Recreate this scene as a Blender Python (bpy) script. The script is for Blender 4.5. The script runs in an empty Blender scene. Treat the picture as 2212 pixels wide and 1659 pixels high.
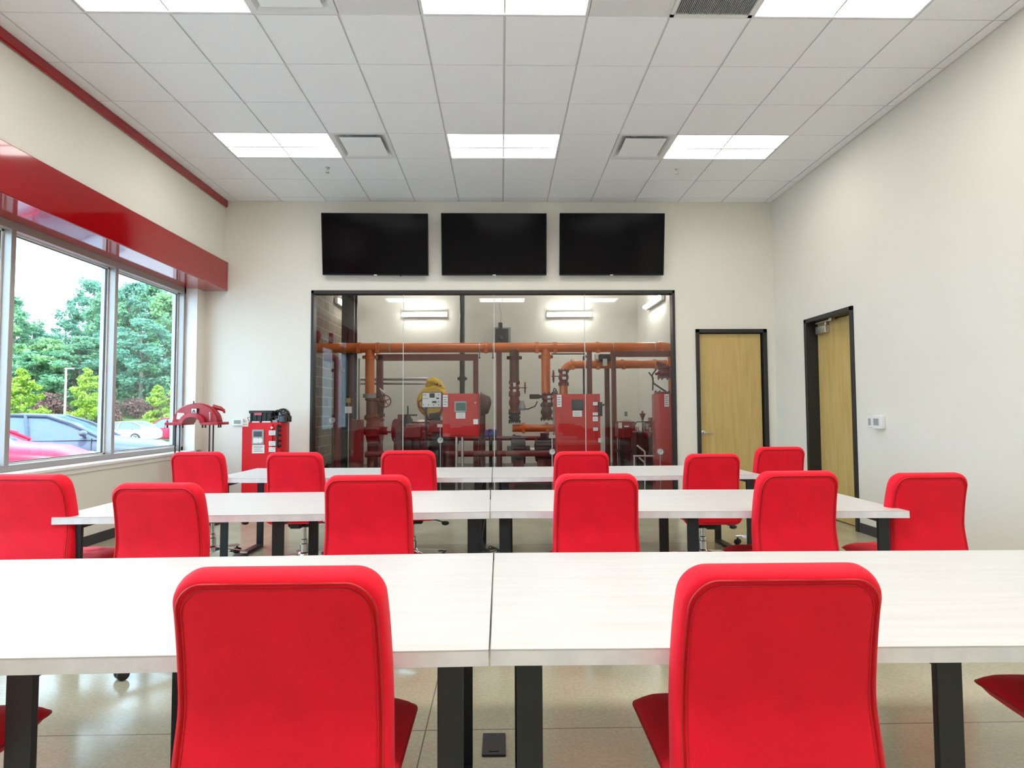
import bpy, math, random
import numpy as np
from mathutils import Vector, Matrix

# ------------------------------------------------------------------ camera, sky, sun, exposure
SC = bpy.context.scene
COL = SC.collection
F_PX, PITCH, YAW, ROLL = 1262.066, 0.04579, 0.01878, -0.00444
EYE = Vector((0, 0, 1.30))
_cp, _sp, _cy, _sy = math.cos(PITCH), math.sin(PITCH), math.cos(YAW), math.sin(YAW)
FW = Vector((_sy*_cp, _cy*_cp, _sp)); _r0 = Vector((_cy, -_sy, 0)); _u0 = _r0.cross(FW)
RT = math.cos(ROLL)*_r0 + math.sin(ROLL)*_u0
UP = -math.sin(ROLL)*_r0 + math.cos(ROLL)*_u0
cam_d = bpy.data.cameras.new('camera'); cam = bpy.data.objects.new('camera', cam_d); COL.objects.link(cam)
cam_d.sensor_fit = 'HORIZONTAL'; cam_d.sensor_width = 36; cam_d.lens = F_PX/2212*36; cam_d.clip_start = 0.05; cam_d.clip_end = 400
cam.matrix_world = Matrix(((RT.x, UP.x, -FW.x, EYE.x), (RT.y, UP.y, -FW.y, EYE.y), (RT.z, UP.z, -FW.z, EYE.z), (0, 0, 0, 1)))
SC.camera = cam

world = bpy.data.worlds.new('sky'); SC.world = world; world.use_nodes = True
bg = world.node_tree.nodes['Background']; bg.inputs[0].default_value = (0.58, 0.81, 1.0, 1); bg.inputs[1].default_value = 5.4
sun_d = bpy.data.lights.new('sun', 'SUN'); sun_d.energy = 4.0; sun_d.angle = math.radians(3); sun_d.color = (1.0, 0.96, 0.88)
sun = bpy.data.objects.new('sun', sun_d); COL.objects.link(sun); sun.rotation_euler = (math.radians(32), math.radians(28), 0)
TROFFER, TROFFER_REAR, TUBE = 8.0, 22.0, 38.0
SC.view_settings.view_transform = 'Standard'; SC.view_settings.look = 'None'
SC.view_settings.exposure = 0.40; SC.view_settings.gamma = 1; SC.view_settings.use_curve_mapping = False

def W(px, py, Y):
    """where the sight line of a measured photo point meets the vertical plane y = Y"""
    d = FW*F_PX + RT*(px-1106) + UP*(829.5-py)
    return EYE + d*(Y/d.y)
def mpp(Y): return Y/F_PX

# ------------------------------------------------------------------ materials
_M = {}
def mat(name, col, rough=0.5, metal=0.0, bump=0.0, bscale=80, var=0.0, vscale=6, stretch=None, coat=0.0, spec=0.5, sheen=0.0, col2=None, lo=0.35, hi=0.65):
    if name in _M: return _M[name]
    m = bpy.data.materials.new(name); m.use_nodes = True; nt = m.node_tree; N = nt.nodes; L = nt.links
    p = N['Principled BSDF']; p.inputs['Roughness'].default_value = rough; p.inputs['Metallic'].default_value = metal
    p.inputs['Specular IOR Level'].default_value = spec; p.inputs['Coat Weight'].default_value = coat; p.inputs['Sheen Weight'].default_value = sheen
    c = (*col, 1); p.inputs['Base Color'].default_value = c
    tc = N.new('ShaderNodeTexCoord')
    if var > 0 or col2 is not None:
        mp = N.new('ShaderNodeMapping'); L.new(tc.outputs['Object'], mp.inputs[0])
        if stretch: mp.inputs['Scale'].default_value = stretch
        n = N.new('ShaderNodeTexNoise'); n.inputs['Scale'].default_value = vscale; n.inputs['Detail'].default_value = 5; L.new(mp.outputs[0], n.inputs['Vector'])
        r = N.new('ShaderNodeValToRGB'); r.color_ramp.elements[0].position = lo; r.color_ramp.elements[1].position = hi
        c2 = col2 if col2 is not None else tuple(x*(1-var) for x in col)
        r.color_ramp.elements[0].color = (*c2, 1); r.color_ramp.elements[1].color = c
        L.new(n.outputs['Fac'], r.inputs[0]); L.new(r.outputs[0], p.inputs['Base Color'])
    if bump > 0:
        n2 = N.new('ShaderNodeTexNoise'); n2.inputs['Scale'].default_value = bscale; n2.inputs['Detail'].default_value = 3; L.new(tc.outputs['Object'], n2.inputs['Vector'])
        b = N.new('ShaderNodeBump'); b.inputs['Strength'].default_value = bump; b.inputs['Distance'].default_value = 0.004
        L.new(n2.outputs['Fac'], b.inputs['Height']); L.new(b.outputs[0], p.inputs['Normal'])
    _M[name] = m; return m
def emis(name, col, s):
    if name in _M: return _M[name]
    m = bpy.data.materials.new(name); m.use_nodes = True; p = m.node_tree.nodes['Principled BSDF']
    p.inputs['Base Color'].default_value = (.9, .9, .9, 1); p.inputs['Emission Color'].default_value = (*col, 1); p.inputs['Emission Strength'].default_value = s
    _M[name] = m; return m
def glass_mat(name, tint, base, rough=0.0, gain=0.9):
    m = bpy.data.materials.new(name); m.use_nodes = True; nt = m.node_tree; N = nt.nodes; L = nt.links
    for n in list(N): N.remove(n)
    o = N.new('ShaderNodeOutputMaterial'); t = N.new('ShaderNodeBsdfTransparent'); t.inputs[0].default_value = (*tint, 1)
    g = N.new('ShaderNodeBsdfGlossy'); g.inputs['Roughness'].default_value = rough
    lw = N.new('ShaderNodeLayerWeight'); lw.inputs[0].default_value = .5
    pw = N.new('ShaderNodeMath'); pw.operation = 'POWER'; pw.inputs[1].default_value = 4.5; L.new(lw.outputs['Facing'], pw.inputs[0])
    ma = N.new('ShaderNodeMath'); ma.operation = 'MULTIPLY_ADD'; ma.inputs[1].default_value = gain; ma.inputs[2].default_value = base; L.new(pw.outputs[0], ma.inputs[0])
    mx = N.new('ShaderNodeMixShader'); L.new(ma.outputs[0], mx.inputs[0]); L.new(t.outputs[0], mx.inputs[1]); L.new(g.outputs[0], mx.inputs[2]); L.new(mx.outputs[0], o.inputs[0])
    _M[name] = m; return m
def brick_mat(name, c1, c2, mortar, sx, sz, rough=.8, axis='y'):
    m = bpy.data.materials.new(name); m.use_nodes = True; nt = m.node_tree; N = nt.nodes; L = nt.links
    p = N['Principled BSDF']; p.inputs['Roughness'].default_value = rough
    tc = N.new('ShaderNodeTexCoord'); sp = N.new('ShaderNodeSeparateXYZ'); cb = N.new('ShaderNodeCombineXYZ')
    L.new(tc.outputs['Object'], sp.inputs[0]); L.new(sp.outputs['Y' if axis == 'y' else 'X'], cb.inputs[0]); L.new(sp.outputs['Z'], cb.inputs[1])
    b = N.new('ShaderNodeTexBrick'); b.inputs['Scale'].default_value = 1; b.inputs['Brick Width'].default_value = sx; b.inputs['Row Height'].default_value = sz
    b.inputs['Mortar Size'].default_value = .008; b.inputs['Color1'].default_value = (*c1, 1); b.inputs['Color2'].default_value = (*c2, 1); b.inputs['Mortar'].default_value = (*mortar, 1)
    L.new(cb.outputs[0], b.inputs['Vector']); L.new(b.outputs[0], p.inputs['Base Color']); _M[name] = m; return m

RED_FAB = mat('red_upholstery', (0.86, 0.004, 0.026), .66, bump=.25, bscale=420, var=.1, vscale=9, sheen=.05, spec=.25)
RED_PIPING = mat('red_piping', (0.55, 0.004, 0.012), .5)
CHROME = mat('chrome', (.82, .83, .85), .12, 1)
BLACK_PL = mat('black_plastic', (.012, .012, .014), .42)
BLACK_ST = mat('black_steel', (.010, .014, .019), .38, bump=.1, bscale=300)
LAMINATE = mat('whitewashed_laminate', (.63, .63, .62), .38, col2=(.575, .565, .545), vscale=2.4, stretch=(1.0, 13, 1), lo=.3, hi=.75)
EDGE = mat('laminate_edge', (.80, .82, .85), .4, var=.12, vscale=14)
WALL = mat('wall_paint', (.77, .745, .67), .75, bump=.08, bscale=260, var=.02, vscale=1.5)
WHITE_TRIM = mat('white_trim', (.82, .82, .8), .4)
BEAM_RED = mat('gloss_red_paint', (.34, .003, .006), .10, var=.12, vscale=2, stretch=(1, .3, 3), coat=.5, spec=.35)
ALU = mat('window_aluminium', (.40, .375, .36), .4, .35, bump=.03)
CEIL_TILE = mat('ceiling_tile', (.93, .95, .98), .9, bump=.5, bscale=160, var=.05, vscale=120)
GRID_W = mat('ceiling_grid', (.76, .77, .78), .5)
CEIL_GAP = mat('tile_gap', (.33, .33, .32), .8)
MAPLE = mat('maple_veneer', (.60, .44, .17), .42, col2=(.50, .345, .115), vscale=2.2, stretch=(9, 9, .8), lo=.3, hi=.7)
DARK_FRAME = mat('dark_door_frame', (.016, .017, .018), .42)
BASE_RUB = mat('dark_rubber_base', (.04, .04, .042), .6)
SATIN = mat('satin_metal', (.60, .59, .57), .3, .9)
WHITE_PL = mat('white_plastic', (.78, .78, .77), .4)
GREY_PL = mat('grey_plastic', (.35, .36, .37), .4)
SCREEN = mat('tv_screen', (.001, .001, .002), .12, spec=.12)
TV_CASE = mat('tv_case', (.004, .004, .005), .4, spec=.25)
LENS = emis('troffer_lens', (1.0, .975, .93), TROFFER); LENS_REAR = emis('troffer_lens_rear', (1.0, .975, .93), TROFFER_REAR)
TUBE_M = emis('fluorescent_tube', (1.0, .99, .93), TUBE)
PIPE_OR = mat('orange_pipe_paint', (.76, .17, .018), .3, var=.15, vscale=5, coat=.2)
PIPE_BR = mat('brown_primed_pipe', (.115, .030, .022), .42, var=.35, vscale=8)
STEEL_RB = mat('oxide_red_steel', (.20, .034, .032), .45, var=.25, vscale=7)
CTRL_RED = mat('controller_red_enamel', (.50, .010, .012), .26, var=.12, vscale=3, coat=.3)
CTRL_BR = mat('bright_red_enamel', (.70, .006, .014), .35, spec=.35)
CASING_RED = mat('casing_red_enamel', (.42, .010, .022), .3, var=.15, vscale=8)
DKRED = mat('dark_red_casting', (.24, .010, .012), .35, var=.3, vscale=9, coat=.2)
YELLOW = mat('yellow_enamel', (.92, .62, .015), .35, var=.12, vscale=6)
DARK_PIPE = mat('dark_painted_pipe', (.02, .026, .024), .4)
IRON = mat('dark_cast_iron', (.022, .018, .018), .5, bump=.2)
LABEL_W = mat('white_label', (.80, .80, .78), .5)
INK = mat('dark_ink', (.03, .03, .035), .6)
LCD = mat('dark_display', (.03, .05, .055), .15)
LCD_G = mat('green_display', (.04, .13, .11), .15)
BLUE = mat('blue_cloth', (.03, .07, .28), .6)
CMU = brick_mat('brown_block', (.20, .165, .12), (.15, .12, .085), (.36, .31, .24), .4, .2)
GLASS_WIN = glass_mat('window_glass', (.955, .975, .97), .03)
GLASS_INT = glass_mat('interior_glass', (.95, .96, .96), .03, gain=.8)
GLASS_EDGE = mat('glass_joint_silicone', (.62, .64, .60), .3)
FLOOR_PUMP = mat('pump_room_floor', (.06, .058, .054), .3, var=.3, vscale=3)

def floor_material():
    m = bpy.data.materials.new('polished_concrete'); m.use_nodes = True; nt = m.node_tree; N = nt.nodes; L = nt.links
    p = N['Principled BSDF']; tc = N.new('ShaderNodeTexCoord')
    def noise(s, d): n = N.new('ShaderNodeTexNoise'); n.inputs['Scale'].default_value = s; n.inputs['Detail'].default_value = d; L.new(tc.outputs['Object'], n.inputs['Vector']); return n
    def ramp(src, a, b, ca, cb):
        r = N.new('ShaderNodeValToRGB'); r.color_ramp.elements[0].position = a; r.color_ramp.elements[1].position = b
        r.color_ramp.elements[0].color = (*ca, 1); r.color_ramp.elements[1].color = (*cb, 1); L.new(src, r.inputs[0]); return r
    base = ramp(noise(1.6, 6).outputs['Fac'], .3, .7, (.37, .345, .24), (.50, .475, .345))
    spk = ramp(noise(70, 3).outputs['Fac'], .35, .7, (.90, .89, .87), (1.05, 1.05, 1.05))
    mu = N.new('ShaderNodeMix'); mu.data_type = 'RGBA'; mu.blend_type = 'MULTIPLY'; mu.inputs[0].default_value = 1
    L.new(base.outputs[0], mu.inputs[6]); L.new(spk.outputs[0], mu.inputs[7])
    sp = N.new('ShaderNodeSeparateXYZ'); L.new(tc.outputs['Object'], sp.inputs[0])
    lines = []
    for ax, off in (('X', -.312), ('Y', 2.45)):
        a = N.new('ShaderNodeMath'); a.operation = 'SUBTRACT'; L.new(sp.outputs[ax], a.inputs[0]); a.inputs[1].default_value = off
        b = N.new('ShaderNodeMath'); b.operation = 'PINGPONG'; L.new(a.outputs[0], b.inputs[0]); b.inputs[1].default_value = 1.65
        c = N.new('ShaderNodeMath'); c.operation = 'LESS_THAN'; L.new(b.outputs[0], c.inputs[0]); c.inputs[1].default_value = .0026; lines.append(c)
    mxx = N.new('ShaderNodeMath'); mxx.operation = 'MAXIMUM'; L.new(lines[0].outputs[0], mxx.inputs[0]); L.new(lines[1].outputs[0], mxx.inputs[1])
    mj = N.new('ShaderNodeMix'); mj.data_type = 'RGBA'; L.new(mxx.outputs[0], mj.inputs[0]); L.new(mu.outputs[2], mj.inputs[6]); mj.inputs[7].default_value = (.16, .14, .11, 1)
    L.new(mj.outputs[2], p.inputs['Base Color'])
    rr = ramp(noise(3, 4).outputs['Fac'], .3, .7, (.13, .13, .13), (.24, .24, .24)); L.new(rr.outputs[0], p.inputs['Roughness'])
    bp = N.new('ShaderNodeBump'); bp.inputs['Strength'].default_value = .04; bp.inputs['Distance'].default_value = .004; L.new(noise(12, 3).outputs['Fac'], bp.inputs['Height']); L.new(bp.outputs[0], p.inputs['Normal'])
    return m
FLOOR = floor_material()

# ------------------------------------------------------------------ mesh building
class MB:
    def __init__(s): s.v = []; s.f = []; s.m = []
    def add(s, vs, fs, mi=0):
        b = len(s.v); s.v += [tuple(v) for v in vs]; s.f += [tuple(b+i for i in f) for f in fs]; s.m += [mi]*len(fs); return s
    def box(s, x0, y0, z0, x1, y1, z1, mi=0, M=None):
        x0, x1 = sorted((x0, x1)); y0, y1 = sorted((y0, y1)); z0, z1 = sorted((z0, z1))
        vs = [Vector(p) for p in ((x0,y0,z0),(x1,y0,z0),(x1,y1,z0),(x0,y1,z0),(x0,y0,z1),(x1,y0,z1),(x1,y1,z1),(x0,y1,z1))]
        if M is not None: vs = [M @ v for v in vs]
        return s.add(vs, [(0,3,2,1),(4,5,6,7),(0,1,5,4),(1,2,6,5),(2,3,7,6),(3,0,4,7)], mi)
    def rbox(s, x0, y0, z0, x1, y1, z1, r=.01, mi=0, axis='y', n=4, M=None):
        """box with its four edges along one axis rounded, ends chamfered"""
        c = {'x': (y0,y1,z0,z1,x0,x1), 'y': (x0,x1,z0,z1,y0,y1), 'z': (x0,x1,y0,y1,z0,z1)}[axis]
        a0,a1,b0,b1,d0,d1 = c; a0,a1=sorted((a0,a1)); b0,b1=sorted((b0,b1)); d0,d1=sorted((d0,d1)); r=min(r,(a1-a0)/2.01,(b1-b0)/2.01,(d1-d0)/2.01)
        def ring(ins):
            o = []
            for cx, cy, st in ((a1-r,b1-r,0),(a0+r,b1-r,1),(a0+r,b0+r,2),(a1-r,b0+r,3)):
                for k in range(n+1):
                    t = (st+k/n)*math.pi/2; o.append((cx+(r-ins)*math.cos(t), cy+(r-ins)*math.sin(t)))
            return o
        e = r*.35; loops = [(ring(e), d0), (ring(0), d0+e), (ring(0), d1-e), (ring(e), d1)]
        vs = []
        for lp, d in loops:
            for a, b in lp:
                vs.append(Vector({'x': (d,a,b), 'y': (a,d,b), 'z': (a,b,d)}[axis]))
        if M is not None: vs = [M @ v for v in vs]
        k = len(loops[0][0]); fs = []
        for i in range(3):
            for j in range(k): fs.append((i*k+j, i*k+(j+1)%k, (i+1)*k+(j+1)%k, (i+1)*k+j))
        fs.append(tuple(range(k))[::-1]); fs.append(tuple(3*k+j for j in range(k)))
        return s.add(vs, fs, mi)
    def lathe(s, prof, p0, ax=(0,0,1), n=20, mi=0):
        """profile of (radius, distance along ax)"""
        ax = Vector(ax).normalized(); t = Vector((1,0,0)) if abs(ax.x) < .9 else Vector((0,1,0)); a = ax.cross(t).normalized(); b = ax.cross(a); p0 = Vector(p0)
        vs = []
        for r, h in prof:
            for k in range(n): an = 2*math.pi*k/n; vs.append(p0+ax*h+(a*math.cos(an)+b*math.sin(an))*r)
        fs = []
        for i in range(len(prof)-1):
            for k in range(n): fs.append((i*n+k, i*n+(k+1)%n, (i+1)*n+(k+1)%n, (i+1)*n+k))
        fs.append(tuple(range(n))[::-1]); q = (len(prof)-1)*n; fs.append(tuple(q+k for k in range(n)))
        return s.add(vs, fs, mi)
    def cyl(s, p0, p1, r0, r1=None, n=16, mi=0):
        p0 = Vector(p0); p1 = Vector(p1); r1 = r0 if r1 is None else r1
        return s.lathe([(r0, 0), (r1, (p1-p0).length)], p0, p1-p0, n, mi)
    def tube(s, pts, r, n=10, closed=False, mi=0):
        pts = [Vector(p) for p in pts]; m = len(pts); rs = r if isinstance(r, (list, tuple)) else [r]*m
        ref = None; vs = []
        for i, p in enumerate(pts):
            t = (pts[(i+1) % m]-pts[i-1]) if closed else (pts[min(i+1, m-1)]-pts[max(i-1, 0)])
            t.normalize()
            if ref is None: ref = t.orthogonal().normalized()
            a = (ref - t*ref.dot(t)).normalized(); ref = a; b = t.cross(a)
            for k in range(n): an = 2*math.pi*k/n; vs.append(p+(a*math.cos(an)+b*math.sin(an))*rs[i])
        fs = []
        for i in range(m if closed else m-1):
            j = (i+1) % m
            for k in range(n): fs.append((i*n+k, i*n+(k+1)%n, j*n+(k+1)%n, j*n+k))
        if not closed: fs.append(tuple(range(n))[::-1]); fs.append(tuple((m-1)*n+k for k in range(n)))
        return s.add(vs, fs, mi)
    def torus(s, c, R, r, ax=(0,0,1), n=32, k=8, mi=0, a0=0, a1=360):
        ax = Vector(ax).normalized(); a = ax.orthogonal().normalized(); b = ax.cross(a); c = Vector(c); full = (a1-a0) >= 360
        st = [math.radians(a0+(a1-a0)*i/(n if full else n-1)) for i in range(n)]
        return s.tube([c+(a*math.cos(t)+b*math.sin(t))*R for t in st], r, k, full, mi)
    def ball(s, c, r, n=16, mi=0, sc=(1,1,1)):
        c = Vector(c); vs = []; m = n//2
        for i in range(1, m):
            th = math.pi*i/m
            for k in range(n): ph = 2*math.pi*k/n; vs.append(c+Vector((r*sc[0]*math.sin(th)*math.cos(ph), r*sc[1]*math.sin(th)*math.sin(ph), r*sc[2]*math.cos(th))))
        vs.append(c+Vector((0,0,r*sc[2]))); vs.append(c-Vector((0,0,r*sc[2]))); q = (m-1)*n; fs = []
        for i in range(m-2):
            for k in range(n): fs.append((i*n+k, (i+1)*n+k, (i+1)*n+(k+1)%n, i*n+(k+1)%n))
        for k in range(n): fs.append((q, k, (k+1)%n)); fs.append((q+1, (m-2)*n+(k+1)%n, (m-2)*n+k))
        return s.add(vs, fs, mi)
    def prism(s, poly, ax, d0, d1, mi=0):
        """extrude polygon; ax gives the extrusion axis; poly in the other two axes (x,z / y,z / x,y)"""
        def P(a, b, d): return {'x': (d,a,b), 'y': (a,d,b), 'z': (a,b,d)}[ax]
        n = len(poly); vs = [P(a,b,d0) for a,b in poly]+[P(a,b,d1) for a,b in poly]
        fs = [tuple(range(n))[::-1], tuple(range(n, 2*n))]+[(i, (i+1)%n, n+(i+1)%n, n+i) for i in range(n)]
        return s.add(vs, fs, mi)

ROOTM = {}
def rootm(o):
    while o.parent: o = o.parent
    return ROOTM.get(o.name, Matrix.Identity(4))
def build(mb, name, mats, parent=None, loc=None, world=True, smooth=35, bevel=0, fixn=True):
    """link a collected mesh as ONE object; coordinates are world ones unless world=False"""
    me = bpy.data.meshes.new(name); vs = mb.v
    if parent is not None and world: inv = rootm(parent).inverted(); vs = [inv @ Vector(v) for v in vs]
    elif parent is None and loc is not None and world: l = Vector(loc); vs = [Vector(v)-l for v in vs]
    me.from_pydata([tuple(v) for v in vs], [], mb.f); me.validate()
    for m in (mats if isinstance(mats, (list, tuple)) else [mats]): me.materials.append(m)
    if len(me.materials) > 1 and len(me.polygons) == len(mb.m): me.polygons.foreach_set('material_index', mb.m)
    if fixn:
        import bmesh
        bm = bmesh.new(); bm.from_mesh(me); bmesh.ops.recalc_face_normals(bm, faces=bm.faces); bm.to_mesh(me); bm.free()
    if smooth: me.shade_smooth(); me.set_sharp_from_angle(angle=math.radians(smooth))
    o = bpy.data.objects.new(name, me); COL.objects.link(o)
    if parent is not None: o.parent = parent
    else:
        if loc is not None: o.location = loc
        ROOTM[o.name] = Matrix.Translation(Vector(loc)) if loc is not None else Matrix.Identity(4)
    if bevel: b = o.modifiers.new('bevel', 'BEVEL'); b.width = bevel; b.segments = 2; b.limit_method = 'ANGLE'; b.angle_limit = math.radians(40)
    return o
def split_build(mb, name, m, parent, nv):
    """one object per piece of nv vertices"""
    for i in range(0, len(mb.v), nv):
        k = MB(); k.v = mb.v[i:i+nv]; k.f = [tuple(q-i for q in f) for f in mb.f if i <= f[0] < i+nv]; k.m = [0]*len(k.f); build(k, name, m, parent)
def thing(name, label, cat, loc=(0,0,0), rz=0, group=None):
    o = bpy.data.objects.new(name, None); o.empty_display_size = .1; COL.objects.link(o); o.location = loc; o.rotation_euler = (0,0,rz)
    ROOTM[o.name] = Matrix.Translation(Vector(loc)) @ Matrix.Rotation(rz, 4, 'Z')
    o['label'] = label; o['category'] = cat
    if group: o['group'] = group
    return o
def tag(o, label, cat, group=None, kind=None):
    o['label'] = label; o['category'] = cat
    if group: o['group'] = group
    if kind: o['kind'] = kind
    return o
def struct(o, label=None):
    o['kind'] = 'structure'
    if label: o['label'] = label
    return o
def dup(root, loc, rz, label, group=None):
    r = root.copy(); COL.objects.link(r); r.location = loc; r.rotation_euler = (0,0,rz); r['label'] = label
    if group: r['group'] = group
    ROOTM[r.name] = Matrix.Translation(Vector(loc)) @ Matrix.Rotation(rz, 4, 'Z')
    def rec(src, dst):
        for ch in list(src.children):
            c = ch.copy(); COL.objects.link(c); c.parent = dst; rec(ch, c)
    rec(root, r); return r

# ------------------------------------------------------------------ room shell
XR, XL, XU, YB, ZC, YF = 3.80, -4.04, -3.78, 8.0, 4.208, -1.3
GX0, GX1, GZ0, GZ1 = -2.595, 2.411, .10, 2.962       # pump room window, outside of frame
DX0, DX1, DZ = 2.692, 3.682, 2.417                     # back door opening incl. frame
RY0, RY1 = 6.185, 7.185                                # right door incl. frame
struct(build(MB().box(-4.4, YF-.2, -.2, 4.2, 8.2, 0), 'floor', FLOOR))
struct(build(MB().box(-4.4, YB, 0, GX0, 8.2, 4.5).box(GX1, YB, 0, DX0, 8.2, 4.5).box(DX1, YB, 0, 4.2, 8.2, 4.5)
  .box(GX0, YB, GZ1, GX1, 8.2, 4.5).box(GX0, YB, 0, GX1, 8.2, GZ0).box(DX0, YB, DZ, DX1, 8.2, 4.5), 'wall_back', WALL))
struct(build(MB().box(XR, YF, 0, 4.2, RY0, 4.5).box(XR, RY1, 0, 4.2, 8.0, 4.5).box(XR, RY0, DZ, 4.2, RY1, 4.5), 'wall_right', WALL))
WZ0, WZ1, WY0, WY1 = .80, 2.95, -.378, 7.80
struct(build(MB().box(-4.36, YF, 0, XL, 8.0, WZ0-.034).box(-4.36, WY1, WZ0, XL, 8.0, WZ1).box(-4.36, YF, WZ0, XL, WY0, WZ1)
  .box(-4.36, YF, WZ1, -4.20, 8.0, 3.35).box(-4.36, YF, 3.34, XU, 8.0, 4.5), 'wall_left', WALL))
struct(build(MB().box(-4.4, YF-.2, 0, 4.2, YF, 4.5), 'wall_front', WALL))
ce = MB().box(-4.36, YF, 4.30, 4.2, 8.2, 4.5)
ceil = struct(build(ce, 'ceiling', CEIL_GAP))
GX, GY, T = .0366, 4.1748, .6096
lights = {}; skip = {}
for row0, kinds in ((3, 1), (-1, 2), (-6, 1)):
    for a in (-5, -1, 3):
        lights[(a, row0)] = 1; skip[(a, row0)] = 1; skip[(a+1, row0)] = 1
    for a in ((-3, 2) if kinds == 1 else (-3, -2, 1, 2)): skip[(a, row0)] = 1
tl = MB()
for i in range(-7, 7):
    for j in range(-18, 7):
        if (i, j) in skip: continue
        x0 = max(GX+i*T, XU+.01); x1 = min(GX+(i+1)*T, XR); y0 = max(GY+j*T, YF); y1 = min(GY+(j+1)*T, YB)
        if x1-x0 < .03 or y1-y0 < .03: continue
        g = .0085; z = ZC-.006
        a = [(x0+g,y0+g*.6,z),(x1-g,y0+g*.6,z),(x1-g,y1-g*.6,z),(x0+g,y1-g*.6,z)]; b = [(p[0],p[1],z+.02) for p in a]
        tl.add(a+b, [(0,3,2,1),(0,1,5,4),(1,2,6,5),(2,3,7,6),(3,0,4,7)])
build(tl, 'ceiling_tiles', CEIL_TILE, ceil, smooth=0)
gr = MB()
for i in range(-6, 7):
    gr.box(GX+i*T-.0075, YF, ZC+.004, GX+i*T+.0075, YB, ZC+.02)
for j in range(-18, 7):
    y = GY+j*T
    if YF < y < YB: gr.box(XU, y-.009, ZC, XR, y+.009, ZC+.018)
gr.box(XU, YB-.02, ZC, XR, YB, ZC+.02).box(XR-.02, YF, ZC, XR, YB, ZC+.02)
build(gr, 'ceiling_grid', GRID_W, ceil, smooth=0)

# baseboards
struct(build(MB().box(XR-.012, YF, 0, XR, RY0, .10).box(XR-.012, RY1, 0, XR, YB, .10), 'baseboard_right', BASE_RUB))
struct(build(MB().box(XL, YB-.012, 0, GX0, YB, .10).box(GX1, YB-.012, 0, DX0, YB, .10).box(DX1, YB-.012, 0, XR, YB, .10), 'baseboard_back', BASE_RUB))
struct(build(MB().box(XL, YF, 0, XL+.012, YB, .10), 'baseboard_left', BASE_RUB))

# outside window: frame, mullions, panes, sill
def window():
    fx0, fx1 = -4.345, -4.19
    ys = [WY1-.045]+[6.41-1.353*k for k in range(6)]
    m = MB().box(fx0, WY0, WZ0, fx1, WY1, WZ0+.055).box(fx0, WY0, WZ1-.075, fx1, WY1, WZ1+.01).box(fx0, WY1-.045, WZ0, fx1, WY1, WZ1).box(fx0, WY0, WZ0, fx1, WY0+.045, WZ1)
    for y in ys[1:-1]: m.box(fx0, y-.03, WZ0+.05, fx1, y+.02, WZ1-.07)
    w = struct(build(m, 'window_1', ALU, bevel=.003))
    st = MB()
    for k in range(6):
        a, b = ys[k+1]+.02, ys[k]-(.03 if k else 0)
        z0, z1 = WZ0+.055, WZ1-.075
        for q in ((a, a+.018), (b-.018, b)): st.box(-4.300, q[0], z0, -4.262, q[1], z1)
        st.box(-4.300, a, z0, -4.262, b, z0+.016).box(-4.300, a, z1-.016, -4.262, b, z1)
    build(st, 'glazing_bead', WHITE_TRIM, w)
    gk = MB()
    for k in range(6):
        a, b = ys[k+1]+.038, ys[k]-(.03 if k else 0)-.018
        z0, z1 = WZ0+.071, WZ1-.091
        for q in ((a, a+.006), (b-.006, b)): gk.box(-4.29, q[0], z0, -4.27, q[1], z1)
        gk.box(-4.29, a, z0, -4.27, b, z0+.006).box(-4.29, a, z1-.006, -4.27, b, z1)
    build(gk, 'gasket', BLACK_PL, w)
    for k in range(6):
        a, b = ys[k+1]+.02, ys[k]-(.03 if k else 0)
        build(MB().box(-4.283, a+.01, WZ0+.06, -4.277, b-.01, WZ1-.08), 'pane', GLASS_WIN, w, smooth=0)
    struct(build(MB().rbox(-4.20, WY0, WZ0-.032, XL+.028, WY1+.0, WZ0, .008, axis='y').box(XL, WY0, WZ0-.075, XL+.012, WY1, WZ0-.032), 'trim_1', WHITE_TRIM))
    struct(build(MB().box(-4.20, WY1-.002, WZ0, XL+.001, WY1+.0, WZ1), 'trim_2', WHITE_TRIM))
window()
# exposed red steel: beam over the window, flange at the ceiling
b = build(MB().box(-4.20, YF, 2.945, -3.725, YB-.02, 3.345), 'beam', BEAM_RED, loc=(-3.96, 2.2, 2.945), bevel=.008)
tag(b, 'glossy red painted steel beam running above the large window', 'beam')
b = build(MB().rbox(XU+.001, YF, ZC-.10, -3.742, YB-.02, ZC+.0, .016, axis='y'), 'beam_flange', BEAM_RED, loc=(-3.76, 2.2, ZC-.1))
tag(b, 'narrow red steel flange along the left edge of the ceiling', 'beam')

# pump room window: black frame, four butt jointed panes
pf = MB().box(GX0, 7.985, GZ0, GX0+.035, 8.12, GZ1).box(GX1-.035, 7.985, GZ0, GX1, 8.12, GZ1).box(GX0, 7.985, GZ1-.048, GX1, 8.12, GZ1).box(GX0, 7.985, GZ0, GX1, 8.12, GZ0+.04)
pw = struct(build(pf, 'window_2', DARK_FRAME, bevel=.003))
jx = [GX0+.03] + [W(x, 800, 8.05).x for x in (871, 1067.5, 1264)] + [GX1-.03]
for k in range(4): build(MB().box(jx[k]+.004, 8.045, GZ0+.03, jx[k+1]-.004, 8.055, GZ1-.04), 'pane', GLASS_INT, pw, smooth=0)
for k in range(1, 4): build(MB().box(jx[k]-.004, 8.045, GZ0+.03, jx[k]+.004, 8.055, GZ1-.04), 'glass_joint', GLASS_EDGE, pw, smooth=0)

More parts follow.
